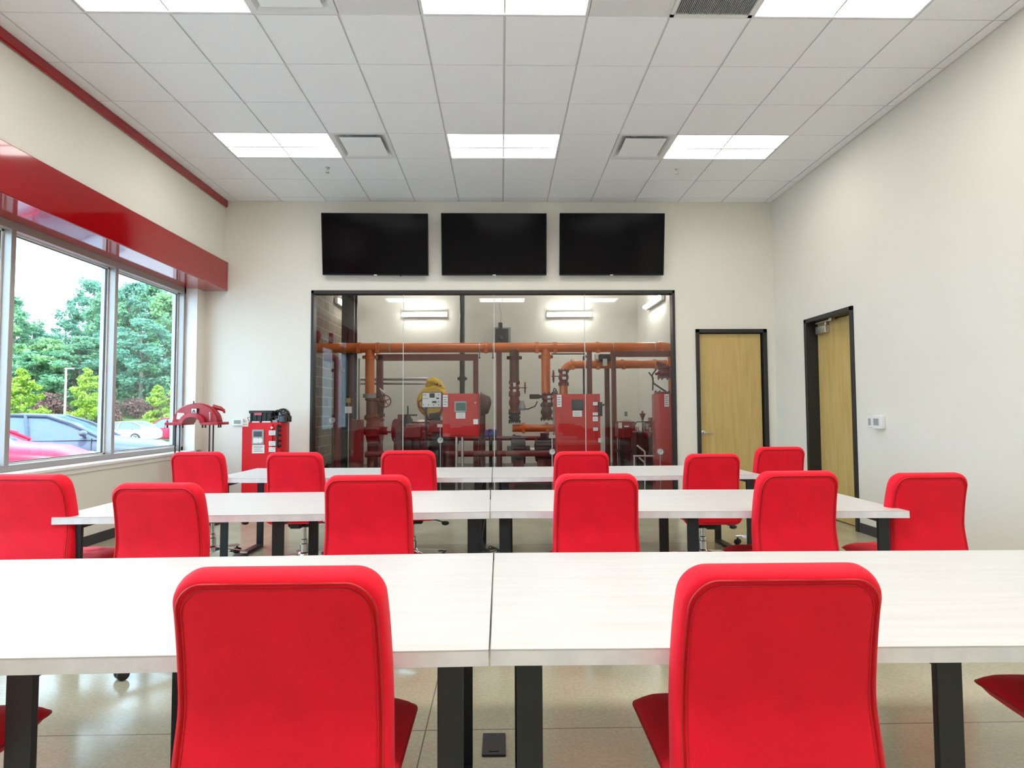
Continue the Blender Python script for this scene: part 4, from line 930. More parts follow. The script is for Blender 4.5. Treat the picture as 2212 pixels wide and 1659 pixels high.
# ------------------------------------------------------------------ yellow volute and chrome lines
Yy = 11.9; s = mpp(Yy); c = pos(936, 868, Yy)
t = thing('yellow_strainer', 'yellow round casting with a neck behind the white faced panel', 'casting', (c.x, Yy, c.z-36*s))
m = MB().lathe([(12*s,-.10),(30*s,-.10),(35*s,-.05),(35.5*s,.0),(35*s,.05),(30*s,.10),(12*s,.10)], c, (0,1,0), 40)
build(m, 'ring', YELLOW, t)
build(MB().box(c.x-.14, Yy-.1, 0, c.x+.14, Yy+.1, c.z-33*s), 'pedestal', IRON, t)
n0 = pos(936, 829, Yy)
build(MB().tube([(c.x-12*s, Yy, c.z+30*s), (n0.x-8*s, Yy, n0.z-2*s), (n0.x, Yy, n0.z+7*s), (n0.x+10*s, Yy, n0.z+2*s), (n0.x+22*s, Yy, n0.z-13*s)], [7*s,9*s,9*s,9*s,6*s], 12).cyl((n0.x-14*s, Yy-.05, n0.z+5*s), (n0.x+2*s, Yy-.05, n0.z+5*s), 5*s), 'neck', YELLOW, t)
build(MB().box(n0.x+8*s, Yy-.13, n0.z-4*s, n0.x+12*s, Yy-.11, n0.z).box(n0.x+14*s, Yy-.13, n0.z-6*s, n0.x+19*s, Yy-.11, n0.z-3.5*s), 'marking', mat('brown_paint', (.15,.03,.01), .6), t)
for py, lb_ in ((818.5, 'upper'), (828, 'lower')):
    run('silver_conduit', '%s of two silver horizontal pipes leading to the yellow casting' % lb_, 'pipe', [([(PXX(778,Yy), Yy-.05, PZZ(py,Yy)), (PXX(926,Yy), Yy-.05, PZZ(py,Yy))], 3.4*s if lb_ == 'upper' else 2.6*s)], SATIN, n=14)
run('silver_drop', 'thin silver vertical pipe left of the left orange branch', 'pipe', [([(PXX(779,Yy), Yy-.1, PZZ(775,Yy)), (PXX(779,Yy), Yy-.1, 0)], 2*s)], SATIN)
# exhaust / dark pieces at back wall
Yq = PB-.12; a = pos(1070, 740, Yq); b = pos(1098, 711, Yq)
t = thing('louvre_motor', 'dark grey box topped by a black cylinder on the pump room back wall', 'actuator', ((a.x+b.x)/2, PB, a.z))
build(MB().rbox(a.x-.05, PB-.05, a.z-.1, b.x+.06, PB, b.z+.06, .01, axis='y'), 'back_plate', GREY_PL, t)
build(MB().rbox(a.x, PB-.22, a.z-.1, b.x, PB-.05, b.z, .02, axis='y'), 'housing', IRON, t)
c = pos(1081, 704, Yq); build(MB().cyl((c.x, Yq, b.z), (c.x, Yq, b.z+.16), .05).ball((c.x, Yq-.1, a.z+.1), .07), 'cylinder', BLACK_PL, t)
build(MB().tube([(c.x, Yq, b.z+.14), (c.x+.02, Yq, b.z+.4), (c.x-.05, Yq+.05, b.z+.7)], .006, 6), 'cable', GREY_PL, t)
c = pos(1352, 894, PB); o = thing('wall_outlet', 'small grey outlet on the pump room back wall right of the red posts', 'outlet', (c.x, PB, c.z))
build(MB().rbox(c.x-.04, PB-.012, c.z-.06, c.x+.04, PB, c.z+.06, .004, axis='y'), 'cover_plate', GREY_PL, o)
build(MB().box(c.x-.015, PB-.016, c.z+.01, c.x+.015, PB-.012, c.z+.04).box(c.x-.015, PB-.016, c.z-.04, c.x+.015, PB-.012, c.z-.01), 'socket', INK, o)
# alarm bells on the block wall side
for px, py, nm in ((686, 724, 'red bell on the pipe by the left edge of the glass'), (716, 728, 'small red device standing on the orange pipe near the block wall')):
    c = pos(px, py, YM); t = thing('alarm_bell', nm, 'bell', (c.x, YM, c.z))
    build(MB().lathe([(.02,-.16),(.045,-.1),(.07,.0),(.06,.07),(.02,.09)], c, (0,0,1), 16) if px < 700 else MB().rbox(c.x-.04, YM-.04, c.z-.12, c.x+.04, YM+.04, c.z+.07, .01, axis='z'), 'body', DKRED, t)
    build(MB().cyl((c.x, YM, c.z-.1), (c.x, YM, zM+rM*.9), .012, n=8), 'stem', IRON, t)

# ------------------------------------------------------------------ left group: dark red riser, pillar, gauges
YA = 10.2; s = mpp(YA)
def AX(p): return pos(p, 880, YA).x
def AZ(q): return pos(760, q, YA).z
run('red_riser', 'dark red vertical pipe with an elbow near the left edge of the glass', 'pipe', [([(AX(700), YA, AZ(772))]+arc((AX(716), YA, AZ(772)), (AX(729), YA, AZ(772)), (AX(729), YA, AZ(785)))+[(AX(729), YA, 0)], 8*s)], DKRED, coup=[((AX(714), YA, AZ(772)), (1,0,0), 8*s, .06), ((AX(729), YA, AZ(800)), (0,0,1), 8*s, .06), ((AX(729), YA, AZ(900)), (0,0,1), 8*s, .08)])
run('brown_riser', 'brown vertical pipe right of the dark red riser at the left of the window', 'pipe', [([(AX(748), YA+.3, AZ(764)), (AX(748), YA+.3, 0)], 5.5*s)], mat('dull_red_pipe', (.10,.016,.016), .5), coup=[((AX(748), YA+.3, AZ(850)), (0,0,1), 5.5*s, .1)])
t = thing('tag_post', 'slim silver post carrying white tags at the left of the pump room', 'post', (AX(753), YA-.5, 0))
q = pos(753, 886, YA-.5); build(MB().cyl((q.x, YA-.5, 0), (q.x, YA-.5, q.z), .010, n=8), 'post', SATIN, t)
build(MB().box(q.x-.055, YA-.515, q.z-.05, q.x+.055, YA-.505, q.z+.06), 'tag', LABEL_W, t)
q = pos(753, 865, YA-.5); build(MB().box(q.x-.035, YA-.515, q.z-.04, q.x+.035, YA-.505, q.z+.04).cyl((q.x, YA-.5, q.z-.2), (q.x, YA-.5, q.z), .008, n=8), 'upper_tag', mat('ochre_tag', (.45,.28,.08), .6), t)
t = thing('pressure_gauge', 'round white gauge on the dark left piping', 'gauge', pos(717, 908, YA-.4), 0, 'pressure gauges')
def gauge(t, c, r):
    c = Vector(c)
    build(MB().lathe([(r*.9,.04),(r,.03),(r,-.005),(r*.88,-.010),(r*.86,.0),(r*.5,.0005)], c, (0,1,0), 24), 'case', SATIN, t)
    build(MB().lathe([(r*.86,.002),(r*.86,-.001)], c, (0,1,0), 24), 'dial', LABEL_W, t)
    build(MB().box(-r*.06,-.004,-r*.1,r*.06,-.002,r*.65, M=Matrix.Translation(c) @ Matrix.Rotation(.7,4,'Y')), 'needle', INK, t)
    build(MB().cyl(c-Vector((0,-.02,r)), c-Vector((0,-.02,r*2.4)), .012, n=8), 'stem', SATIN, t)
q = pos(717, 908, YA-.4); gauge(t, q, 6.5*mpp(YA-.4)); build(MB().cyl((q.x, YA-.37, 0), (q.x, YA-.37, q.z), .012, n=8), 'supply_tube', IRON, t)
for px, py, Y, lb_ in ((951, 951, 9.1, 'round white gauge below the white faced panel'), (1193, 976, 8.7, 'round white gauge low beside the tall red cabinet'), (1427, 976, 8.5, 'round white gauge low at the right edge cabinet')):
    c = pos(px, py, Y); t = thing('pressure_gauge', lb_, 'gauge', c, 0, 'pressure gauges'); gauge(t, c, 6.8*mpp(Y)); build(MB().cyl((c.x, Y+.03, 0), (c.x, Y+.03, c.z), .010, n=8), 'supply_tube', SATIN, t)
    if px < 1400: build(MB().cyl(c+Vector((0,.02,.04)), c+Vector((0,.02,.22)), .009, n=8).rbox(c.x-.05, Y, c.z+.20, c.x+.05, Y+.05, c.z+.25, .01), 'bracket', SATIN, t)
t = thing('red_pillar', 'dark red square pedestal behind the glass at the left', 'pedestal', (AX(771), YA, 0))
build(MB().rbox(AX(760), YA-.1, 0, AX(783), YA+.12, AZ(906), .01, axis='z'), 'column', DKRED, t)
t = thing('hydrant_head', 'small orange hose valve low behind the glass at the left corner', 'valve', (AX(712), YA, 0))
build(MB().lathe([(.05,0),(.05,.25),(.08,.26),(.08,.34),(.04,.4)], (AX(712), YA, 0), (0,0,1), 14).cyl((AX(712),YA,.3), (AX(724),YA-.1,.3), .05), 'body', PIPE_BR, t)

# ------------------------------------------------------------------ pumps and engines on skids
def pump(label, px0, px1, py_top, Y, m, name='fire_pump', flip=1):
    x0, x1 = pos(px0, 930, Y).x, pos(px1, 930, Y).x; zt = pos(1060, py_top, Y).z; w = x1-x0; cx = (x0+x1)/2
    t = thing(name, label, 'pump', (cx, Y, 0), 0, 'pumps and engines')
    zc = zt-.20
    build(MB().lathe([(.10,-.13),(.24,-.12),(.26,-.02),(.26,.02),(.24,.12),(.10,.13)], (x0+w*.22, Y, zc), (1,0,0), 24).lathe([(.10,0),(.17,.02),(.17,.06),(.10,.08)], (x0+w*.22, Y, zc+.16), (0,0,1), 16).cyl((x0, Y, zc), (x0+w*.45, Y, zc), .075).rbox(x0+w*.10, Y-.3, zc-.10, x0+w*.34, Y+.3, zc+.06, .04, axis='y'), 'volute', m, t)
    build(MB().cyl((x0+w*.4, Y, zc), (x0+w*.56, Y, zc), .045), 'shaft', SATIN, t)
    k = MB().lathe([(.10,-.02),(.20,0),(.205,.04),(.205,w*.34),(.18,w*.36),(.12,w*.37)], (x0+w*.56, Y, zc), (1,0,0), 24)
    for i in range(16): an = 2*math.pi*i/16; k.box(x0+w*.58, -.006, .20, x0+w*.90, .006, .222, M=Matrix.Translation((0, Y, zc)) @ Matrix.Rotation(an, 4, 'X'))
    build(k, 'motor', m if flip else IRON, t)
    build(MB().rbox(x0+w*.66, Y-.12, zc+.18, x0+w*.82, Y+.1, zc+.30, .01, axis='z'), 'terminal_box', m, t)
    build(MB().box(x0, Y-.32, .05, x1, Y-.26, .17).box(x0, Y+.26, .05, x1, Y+.32, .17).box(x0, Y-.32, .15, x1, Y+.32, .18).box(x0+.02, Y-.36, 0, x0+.12, Y+.36, .06).box(x1-.12, Y-.36, 0, x1-.02, Y+.36, .06), 'skid', STEEL_RB, t)
    sp = MB().box(x0+w*.12, Y-.2, .18, x0+w*.32, Y+.2, zc-.05).box(x0+w*.60, Y-.16, .18, x0+w*.86, Y+.16, zc-.15); build(sp, 'pedestal', STEEL_RB, t)
    return t
pump('dark red pump and motor on a skid at the left behind the glass', 785, 900, 906, 10.9, DKRED)
pump('dark red pump set on a skid behind the white faced panel', 885, 1000, 912, 10.4, DKRED, flip=0)
pump('dark brown pump set low behind the middle of the glass', 1095, 1205, 948, 10.4, IRON)
pump('red pump set right of the red posts in the pump room', 1330, 1440, 915, 11.2, DKRED)
# diesel engine with red fuel housing
def ebox(label, name, a, b, py0, py1, Y, d, m):
    x0, x1 = pos(a, 930, Y).x, pos(b, 930, Y).x; z1, z0 = pos((a+b)/2, py0, Y).z, pos((a+b)/2, py1, Y).z
    t = thing(name, label, 'engine housing', ((x0+x1)/2, Y+d/2, 0)); 
    build(MB().rbox(x0, Y, z0, x1, Y+d, z1, .03, axis='y').rbox(x0+.02, Y+.03, z1-.02, x1-.02, Y+d-.03, z1+.03, .02, axis='x'), 'cover', m, t)
    build(MB().box(x0+.04, Y+.06, 0, x0+.12, Y+d-.06, z0+.02).box(x1-.12, Y+.06, 0, x1-.04, Y+d-.06, z0+.02).box(x0, Y+.02, z0-.25, x1, Y+d-.02, z0-.2), 'stand', IRON, t)
    return t
t = ebox('dark red box with white stickers low between the red posts and the right pump', 'engine_housing', 1336, 1366, 914, 946, 9.9, .35, DKRED)
lb = MB(); c = pos(1340, 919, 9.88); lb.box(c.x-.03, 9.89, c.z-.05, c.x+.03, 9.897, c.z+.05); c = pos(1355, 921, 9.88); lb.box(c.x-.05, 9.89, c.z-.01, c.x+.03, 9.897, c.z+.01); build(lb, 'sticker', LABEL_W, t)
ebox('dark red box low in the pump room below the chrome lines', 'engine_housing', 873, 910, 920, 946, 10.0, .4, DKRED)
ebox('small dark red engine cover left of the square red cabinet', 'engine_housing', 926, 956, 912, 934, 9.6, .3, DKRED)
run('starter_motor', 'small black cylinder with a pale plate under the white faced panel', 'motor', [([(PXX(928,9.8), 9.8, PZZ(900,9.8)), (PXX(950,9.8), 9.8, PZZ(898,9.8))], .07)], IRON)
t = thing('valve_cluster', 'dark finned cap with crossbar low between the pipes, left of the yellow casting', 'valve', (PXX(881,10.8), 10.8, 0))
c = pos(881, 905, 10.8)
k = MB().lathe([(.10,-.24),(.115,-.2),(.09,-.05),(.06,.03),(.03,.07)], c, (0,0,1), 12)
for i in range(8): an = math.pi/4*i; k.tube([c+Vector((.07*math.cos(an),.07*math.sin(an),.0)), c+Vector((.15*math.cos(an),.15*math.sin(an),-.24))], .012, 6)
build(k, 'cap', IRON, t); build(MB().cyl(c+Vector((-.17,0,.07)), c+Vector((.17,0,.07)), .014).cyl(c+Vector((0,0,0)), c+Vector((0,0,.24)), .012), 'crossbar', IRON, t)
build(MB().cyl((c.x, 10.8, 0), (c.x, 10.8, c.z-.2), .09), 'neck', IRON, t)
# fuel cup on frame at right
t = thing('oil_funnel', 'dark red cone shaped cup above the frame of the right pump', 'funnel', (PXX(1388,9.8), 9.8, PZZ(930,9.8)))
c = pos(1388, 897, 9.8)
build(MB().lathe([(.012,-.10),(.015,-.07),(.045,.01),(.05,.03),(.015,.035),(.02,.06),(.005,.075)], c, (0,0,1), 14), 'cup', DKRED, t)
build(MB().tube([pos(1366,926,9.8), pos(1376,911,9.8), pos(1402,911,9.8), pos(1411,920,9.8)], .010, 6).cyl(c+Vector((0,0,-.1)), (c.x, 9.8, 0), .008), 'handle_frame', DARK_PIPE, t)
t = thing('engine_block', 'black and red engine with chrome fittings low at the right of the pump room', 'engine', (PXX(1392,10.2), 10.2, 0))
x0, x1 = PXX(1368,10.2), PXX(1422,10.2)
build(MB().rbox(x0, 10.0, .3, x1, 10.5, PZZ(934,10.2), .05, axis='x').rbox(x0+.05, 9.95, .25, x1-.1, 10.55, .6, .03, axis='x'), 'block', IRON, t)
k = MB()
rr = random.Random(3)
for i in range(9): q = Vector((x0+(x1-x0)*(i+.5)/9, 9.97+rr.random()*.3, PZZ(934,10.2)-.05+rr.random()*.1)); k.cyl(q, q+Vector((0,0,.06+.08*rr.random())), .015+.015*rr.random(), n=10)
build(k, 'fitting', SATIN, t)
build(MB().ball((x1-.05, 10.0, PZZ(925,10.2)), .075, 14).ball((x0+.18, 9.98, PZZ(938,10.2)), .06, 14).cyl((x1-.05,10,PZZ(925,10.2)), (x1-.05,10,PZZ(905,10.2)), .012), 'housing', DKRED, t)
k = MB(); 
for a, b in (((1376,962),(1393,976)),((1393,976),(1393,1000)),((1368,985),(1410,985)),((1393,1000),(1380,988)),((1393,985),(1393,1058)),((1370,985),(1370,1058))): k.tube([pos(*a, 9.6), pos(*b, 9.6)], .014, 8)
tag(build(k, 'tube_rack', LABEL_W, loc=pos(1393, 1000, 9.6)), 'small white tube rack on the pump room floor at the right', 'rack')
t = thing('blue_valve', 'blue painted valve low behind the middle glass joint', 'valve', (pos(1060, 940, 10.0).x, 10, 0)); build(MB().cyl((pos(1060,940,10.0).x, 10.0, 0), pos(1060, 941, 10.0), .03), 'riser', IRON, t)
c = pos(1060, 937, 10.0); build(MB().lathe([(.05,-.10),(.07,-.1),(.07,-.06),(.05,-.05),(.06,0),(.05,.05),(.07,.06),(.07,.1),(.05,.1)], c, (1,0,0), 14).lathe([(.03,0),(.05,.07),(.02,.08)], c, (0,0,1), 12), 'body', BLUE, t)
run('skid_line', 'long brown pipe low across the pump room behind the square cabinet', 'pipe', [([(PXX(885,10.6), 10.6, PZZ(947,10.6)), (PXX(1200,10.6), 10.6, PZZ(947,10.6))], .04)], STEEL_RB, coup=[((PXX(q,10.6), 10.6, PZZ(947,10.6)), (1,0,0), .04, .05) for q in (1045, 1110)])
run('skid_line', 'low brown drain pipe near the pump room floor', 'pipe', [([(PXX(790,9.9), 9.9, PZZ(980,9.9)), (PXX(1190,9.9), 9.9, PZZ(980,9.9))], .05)], STEEL_RB)

# ------------------------------------------------------------------ outside
GZ = -.22
GP = [(-25,-.22),(14,-.22),(43.9,-.80),(44.3,-.66),(52,.9),(130,1.3)]
def gz(Y):
    for (y0,z0),(y1,z1) in zip(GP, GP[1:]):
        if Y <= y1: return z0+(z1-z0)*(Y-y0)/(y1-y0)
    return GP[-1][1]
def ground(i0, i1): return MB().prism([(y, z) for y, z in GP[i0:i1+1]]+[(GP[i1][0], -2.5), (GP[i0][0], -2.5)], 'x', -90, -4.36)
struct(build(ground(0, 2), 'ground_asphalt', mat('asphalt', (.30,.30,.31), .85, bump=.3, bscale=60, var=.15, vscale=1)))
struct(build(MB().box(-6.0, -25, GZ, -4.36, 40, GZ+.12), 'trim_kerb', mat('concrete_kerb', (.55,.54,.51), .8, var=.1)))
struct(build(ground(2, 5), 'ground_grass', mat('lawn', (.13,.24,.05), .9, bump=.4, bscale=30, var=.3, vscale=3)))

def loft(st, n=22, ex=3.2):
    """stations: (x, half width, z bottom, z top) along x"""
    m = MB(); vs = []
    for x, hw, zb, zt in st:
        for k in range(n):
            t = 2*math.pi*(k+.5)/n; c, s = math.cos(t), math.sin(t); q = 2/ex
            vs.append((x, hw*math.copysign(abs(c)**q, c), (zb+zt)/2+(zt-zb)/2*math.copysign(abs(s)**q, s)))
    fs = [tuple(range(n)), tuple((len(st)-1)*n+k for k in range(n))[::-1]]
    for i in range(len(st)-1):
        for k in range(n): fs.append((i*n+k, (i+1)*n+k, (i+1)*n+(k+1)%n, i*n+(k+1)%n))
    m.add(vs, fs); return m
CAR_GLASS = mat('car_glass', (.13,.19,.24), .08, spec=.3)
TYRE = mat('tyre_rubber', (.03,.03,.032), .8); HEADL = mat('headlamp', (.42,.45,.48), .12); AMBER = mat('amber_lens', (.6,.25,.03), .2)
def car(label, cat, loc, rz, paint, h=1.45, L=4.5, hood=.98, name='parked_car', suv=0, gx=.2):
    """front bumper at x = 0 facing +x, body extends to -L"""
    t = thing(name, label, cat, loc, rz, 'cars in the parking lot'); w = .90
    k = hood-.94; st = [(0,.55,.30,.52+.4*k),(-.05,.72,.24,.60+.6*k),(-.20,.82,.20,.70+.8*k),(-.45,.87,.18,.79+k),(-.9,.895,.18,hood-.10),(-1.3,.90,.18,hood-.03),(-1.55,.90,.18,hood+.01),(-2.2,.905,.18,hood+.02),(-3.2,.905,.18,hood+.04),(-L+.6,.89,.20,hood+.05),(-L+.2,.84,.24,hood+.0),(-L+.03,.74,.30,hood-.12),(-L,.60,.36,.75)]
    build(loft(st, 28, 4.2), 'body', paint, t, world=False, smooth=50)
    rear = -L+(.35 if suv else .75)
    zg = hood-.06
    def gh(sc, top, x_in=0): 
        m = MB(); n = 6; vs = []
        prof = [(-1.15-gx, zg, .80), (-1.75-gx*.8, (zg+top)/2+.06, .74), (-2.2-gx*.5, top-.03, .66), (-2.75-gx*.2, top, .64), (-3.3, top-.01, .64), (rear-.05+.25, top-.10 if suv else top-.14, .64), (rear-.1, (zg+top)/2, .72), (rear-.28, zg, .78)]
        return prof
    prof = gh(1, h)
    m = MB(); vs = []; cols = (-1, -.97, -.6, 0, .6, .97, 1)
    for x, z, hw in prof:
        for c in cols: vs.append((x, hw*sc_(c), z - (.05 if abs(c) == 1 else (.02 if abs(c) == .97 else 0))*(1 if z > zg else 0)))
        for c in (1, -1): vs.append((x, (.84)*c, zg-.02))
    n = len(cols)+2; fs = [tuple(range(n)), tuple((len(prof)-1)*n+q for q in range(n))[::-1]]
    for i in range(len(prof)-1):
        for q in range(n): fs.append((i*n+q, (i+1)*n+q, (i+1)*n+(q+1)%n, i*n+(q+1)%n))
    m.add(vs, fs); build(m, 'greenhouse', CAR_GLASS, t, world=False, smooth=40)
    # roof skin and pillars
    rf = MB(); pr = [p for p in prof if p[1] > h-.13]; vs = []
    for x, z, hw in pr:
        for c in (-1.03, -.9, -.5, 0, .5, .9, 1.03): vs.append((x, hw*c, z+.012-(.045 if abs(c) > 1 else (.012 if abs(c) == .9 else 0))))
    q = 7; fs = [(i*q+a, (i+1)*q+a, (i+1)*q+a+1, i*q+a+1) for i in range(len(pr)-1) for a in range(q-1)]
    rf.add(vs, fs)
    ro = build(rf, 'roof', paint, t, world=False, smooth=50); so_ = ro.modifiers.new('thickness', 'SOLIDIFY'); so_.thickness = .02
    pm = MB()
    for s in (-1, 1):
        pm.tube([(-1.12-gx, s*.83, zg+.0), (-1.72-gx*.8, s*.755, (zg+h)/2+.06), (-2.2-gx*.5, s*.675, h-.045), (-2.8-gx*.2, s*.655, h-.02), (-3.4, s*.655, h-.03), (rear+.2, s*.665, h-.12), (rear-.12, s*.745, (zg+h)/2), (rear-.3, s*.80, zg)], .032, 6)
        pm.tube([(-2.55, s*.855, zg-.02), (-2.62, s*.75, (zg+h)/2+.08), (-2.66, s*.668, h-.03)], .03, 6)
        if suv: pm.tube([(-3.5, s*.855, zg-.02), (-3.45, s*.67, h-.03)], .035, 6)
    build(pm, 'window_pillars', paint, t, world=False)
    for wx in (-.88, -L+.86):
        for s in (-1, 1):
            build(MB().lathe([(.14,-.10),(.31,-.10),(.335,-.07),(.335,.07),(.31,.10),(.20,.10)], (wx, s*.83, .335), (0,s,0), 26), 'wheel', TYRE, t, world=False)
            rim = MB().lathe([(.21,-.02),(.215,.015),(.19,.02),(.18,.0)], (wx, s*.925, .335), (0,s,0), 26).lathe([(.05,-.02),(.05,.012)], (wx, s*.925, .335), (0,s,0), 10)
            for i in range(7): an = 2*math.pi*i/7; rim.tube([(wx+.04*math.cos(an), s*.93, .335+.04*math.sin(an)), (wx+.195*math.cos(an), s*.93, .335+.195*math.sin(an))], .018, 6)
            build(rim, 'rim', SATIN, t, world=False)
            build(MB().torus((wx, s*.885, .335), .375, .022, (0,1,0), 24, 6), 'arch_trim', paint, t, world=False)
    for s in (-1, 1):
        hl = MB().ball((-.23, s*.74, .60+.7*k), .13, 16, sc=(1.5,.85,.62)); build(hl, 'headlight', HEADL, t, world=False)
        build(MB().ball((-.44, s*.83, .60+.7*k), .06, 10, sc=(1.4,.7,.7)), 'turn_signal', AMBER, t, world=False)
        build(MB().ball((-1.42-gx, s*1.0, hood+.06), .10, 14, sc=(.7,1.1,.62)).cyl((-1.42-gx, s*.86, hood-.02), (-1.42-gx, s*.98, hood+.04), .03), 'door_mirror', paint, t, world=False)
        build(MB().box(-2.5, s*.90, hood-.16, -2.32, s*.925, hood-.135).box(-3.45, s*.90, hood-.16, -3.3, s*.925, hood-.135), 'door_handle', paint, t, world=False)
    build(MB().box(-.09, -.46, .42, -.01, .46, .57), 'grille', INK, t, world=False)
    build(MB().box(-.085, -.42, .515, -.012, .42, .53).box(-.085, -.42, .43, -.012, .42, .44), 'chrome_bar', CHROME, t, world=False)
    build(MB().box(-.03, -.5, .27, .01, .5, .34), 'lower_intake', INK, t, world=False)
    ln = MB()
    for x in (-1.5, -2.58, -3.55): ln.box(x-.004, -.909, .3, x+.004, .909, hood-.05)
    build(ln, 'door_gap', INK, t, world=False, smooth=0)
    return t
def sc_(c): return c
P_RED = mat('car_red_paint', (.70,.012,.06), .35, spec=.35); P_GREY = mat('car_slate_paint', (.10,.135,.20), .35, spec=.35); P_WHITE = mat('car_white_paint', (.72,.72,.72), .3, coat=.3)
car('red parked car nearest the building, its bonnet and front wheel below the window', 'car', (-7.34, 10.73, GZ+.03), math.radians(25), P_RED, 1.52, 4.4, 1.06, gx=.0)
car('slate grey parked car behind the near red car, with door mirror and long bonnet', 'car', (-7.30, 13.50, GZ), math.radians(22), P_GREY, 1.50, 4.8, 1.04)
car('white parked car partly hidden behind the slate grey car', 'car', (-27.4, 39.2, gz(39.2)), math.pi, P_WHITE, 1.42, 4.6, .98)
car('red parked sport utility car seen side on behind the arched casing', 'car', (-26.3, 42.6, gz(42.6)), math.pi, P_RED, 1.68, 4.6, 1.06, suv=1)

# lamp post
YP = 47; q = W(143, 797, YP); 
t = thing('lamp_post', 'slim pale parking lot lamp post with a short flat head', 'lamp post', (q.x, YP, gz(YP)))
build(MB().cyl((q.x, YP, gz(YP)), (q.x, YP, q.z), .09, .07, n=12), 'pole', mat('galvanised', (.62,.62,.6), .4, .3), t)
build(MB().rbox(q.x-.05, YP-.12, q.z-.02, q.x+.55, YP+.12, q.z+.08, .03, axis='x'), 'lamp_head', _M['galvanised'], t)

# trees: leaf clusters on branching trunks
def leaf_mat(name, c1, c2):
    m = mat(name, c1, .55, col2=c2, vscale=1.3, lo=.3, hi=.7, spec=.3)
    p = m.node_tree.nodes['Principled BSDF']; p.inputs['Subsurface Weight'].default_value = 0
    nt = m.node_tree; tr = nt.nodes.new('ShaderNodeBsdfTranslucent'); mx = nt.nodes.new('ShaderNodeMixShader'); mx.inputs[0].default_value = .35
    out = [n for n in nt.nodes if n.type == 'OUTPUT_MATERIAL'][0]; src = p.inputs['Base Color'].links[0].from_socket
    nt.links.new(src, tr.inputs[0]); nt.links.new(p.outputs[0], mx.inputs[1]); nt.links.new(tr.outputs[0], mx.inputs[2]); nt.links.new(mx.outputs[0], out.inputs[0]); return m
LEAF = [leaf_mat('leaf_green', (.27,.50,.27), (.11,.26,.16)), leaf_mat('leaf_cool_green', (.23,.46,.31), (.10,.25,.19)), leaf_mat('leaf_light_green', (.36,.56,.25), (.18,.36,.17))]
LEAF_Y = leaf_mat('leaf_yellow_green', (.40,.54,.07), (.24,.38,.05)); LEAF_R = leaf_mat('leaf_rusty', (.28,.15,.13), (.16,.09,.09)); BARK = mat('bark', (.20,.16,.13), .9, bump=.5, bscale=20, var=.3)
def leaves(name, centers, radii, nper, size, m, parent, seed):
    rg = np.random.default_rng(seed); V = []; 
    for c, r in zip(centers, radii):
        d = rg.normal(size=(nper, 3)); d /= np.linalg.norm(d, axis=1)[:, None]; p = np.array(c)+d*(r*rg.uniform(.45, 1.05, (nper, 1)))*np.array([1, 1, .75])
        a = rg.normal(size=(nper, 3)); a /= np.linalg.norm(a, axis=1)[:, None]; b = np.cross(a, d+rg.normal(size=(nper, 3))*.6); b /= np.linalg.norm(b, axis=1)[:, None]+1e-9
        s = size*rg.uniform(.6, 1.3, (nper, 1))
        V.append(np.stack([p-a*s, p+b*s*.55, p+a*s, p-b*s*.55], 1).reshape(-1, 3))
    V = np.concatenate(V); n = len(V)//4; me = bpy.data.meshes.new(name)
    me.from_pydata(V.tolist(), [], np.arange(4*n).reshape(-1, 4).tolist()); me.materials.append(m)
    o = bpy.data.objects.new(name, me); COL.objects.link(o); o.parent = parent; return o
def forest_tree(seed, h, cw, m, low=.3):
    rg = random.Random(seed); t = thing('forest_tree', '', 'tree', (0,0,0), 0, 'tall trees behind the parking lot')
    tk = MB().tube([(0,0,0), (.15*rg.uniform(-1,1),.1,h*.35), (.3*rg.uniform(-1,1),.2,h*.65), (.3,.2,h*.92)], [.20,.15,.10,.03], 8)
    cs, rs = [], []
    for i in range(84):
        u = rg.random()**.8; z = h*(low+(1-low)*u); prof = cw*(math.sin(math.pi*min(1, .18+.80*u))**.7); an = rg.uniform(0, 2*math.pi); d = prof*rg.uniform(.25, 1)
        c = (d*math.cos(an), d*math.sin(an), z); cs.append(c); rs.append(rg.uniform(.5, 1.15)*cw*.215)
        if i % 5 == 0: tk.tube([(.1,.05,max(.8, z-d*.7)), (c[0]*.5, c[1]*.5, z-d*.25), c], [.06,.04,.015], 5)
    build(tk, 'trunk', BARK, t, world=False)
    leaves('foliage', cs, rs, 105, .135, m, t, seed); return t
protos = [forest_tree(11, 10.5, 2.6, LEAF[0], .22), forest_tree(23, 12.0, 2.9, LEAF[1], .25), forest_tree(37, 9.0, 2.4, LEAF[2], .15)]
used = set()
# pixel column of the crown, top of the crown, depth, kind
FT = [(28,648,38,0),(62,700,41,1),(104,735,37,2),(150,690,44,1),(200,606,42,1),(236,630,38,0),(268,640,43,2),(290,612,39,1),(330,618,42,0),(362,640,38,2),(392,608,41,1),(128,748,33,2),(180,730,33,0),(310,690,33,1),(350,720,34,0),(245,715,34,1),(75,762,33,0),(418,640,37,0),(-30,640,40,1),(8,700,35,2),(440,700,36,1)]
names_ft = ['far left, cut by the window mullion','low crown behind the yellow green sapling','low crown in the dip of the tree line','left shoulder of the tall clump','tall rounded crown left of the second mullion','tall crown just behind the second mullion','slightly lower crown right of the second mullion','tallest crown in the middle of the right pane','broad crown in the right pane','lighter crown near the right jamb','last crown before the right jamb','front row crown above the lamp post','front row crown right of the lamp post','front row crown in the right pane','front row crown above the red parked sport utility car','front row crown at the second mullion','front row crown above the near red car','crown hidden by the right jamb','crown left of the view','lighter crown at the left edge of the window','crown behind the corner wall']
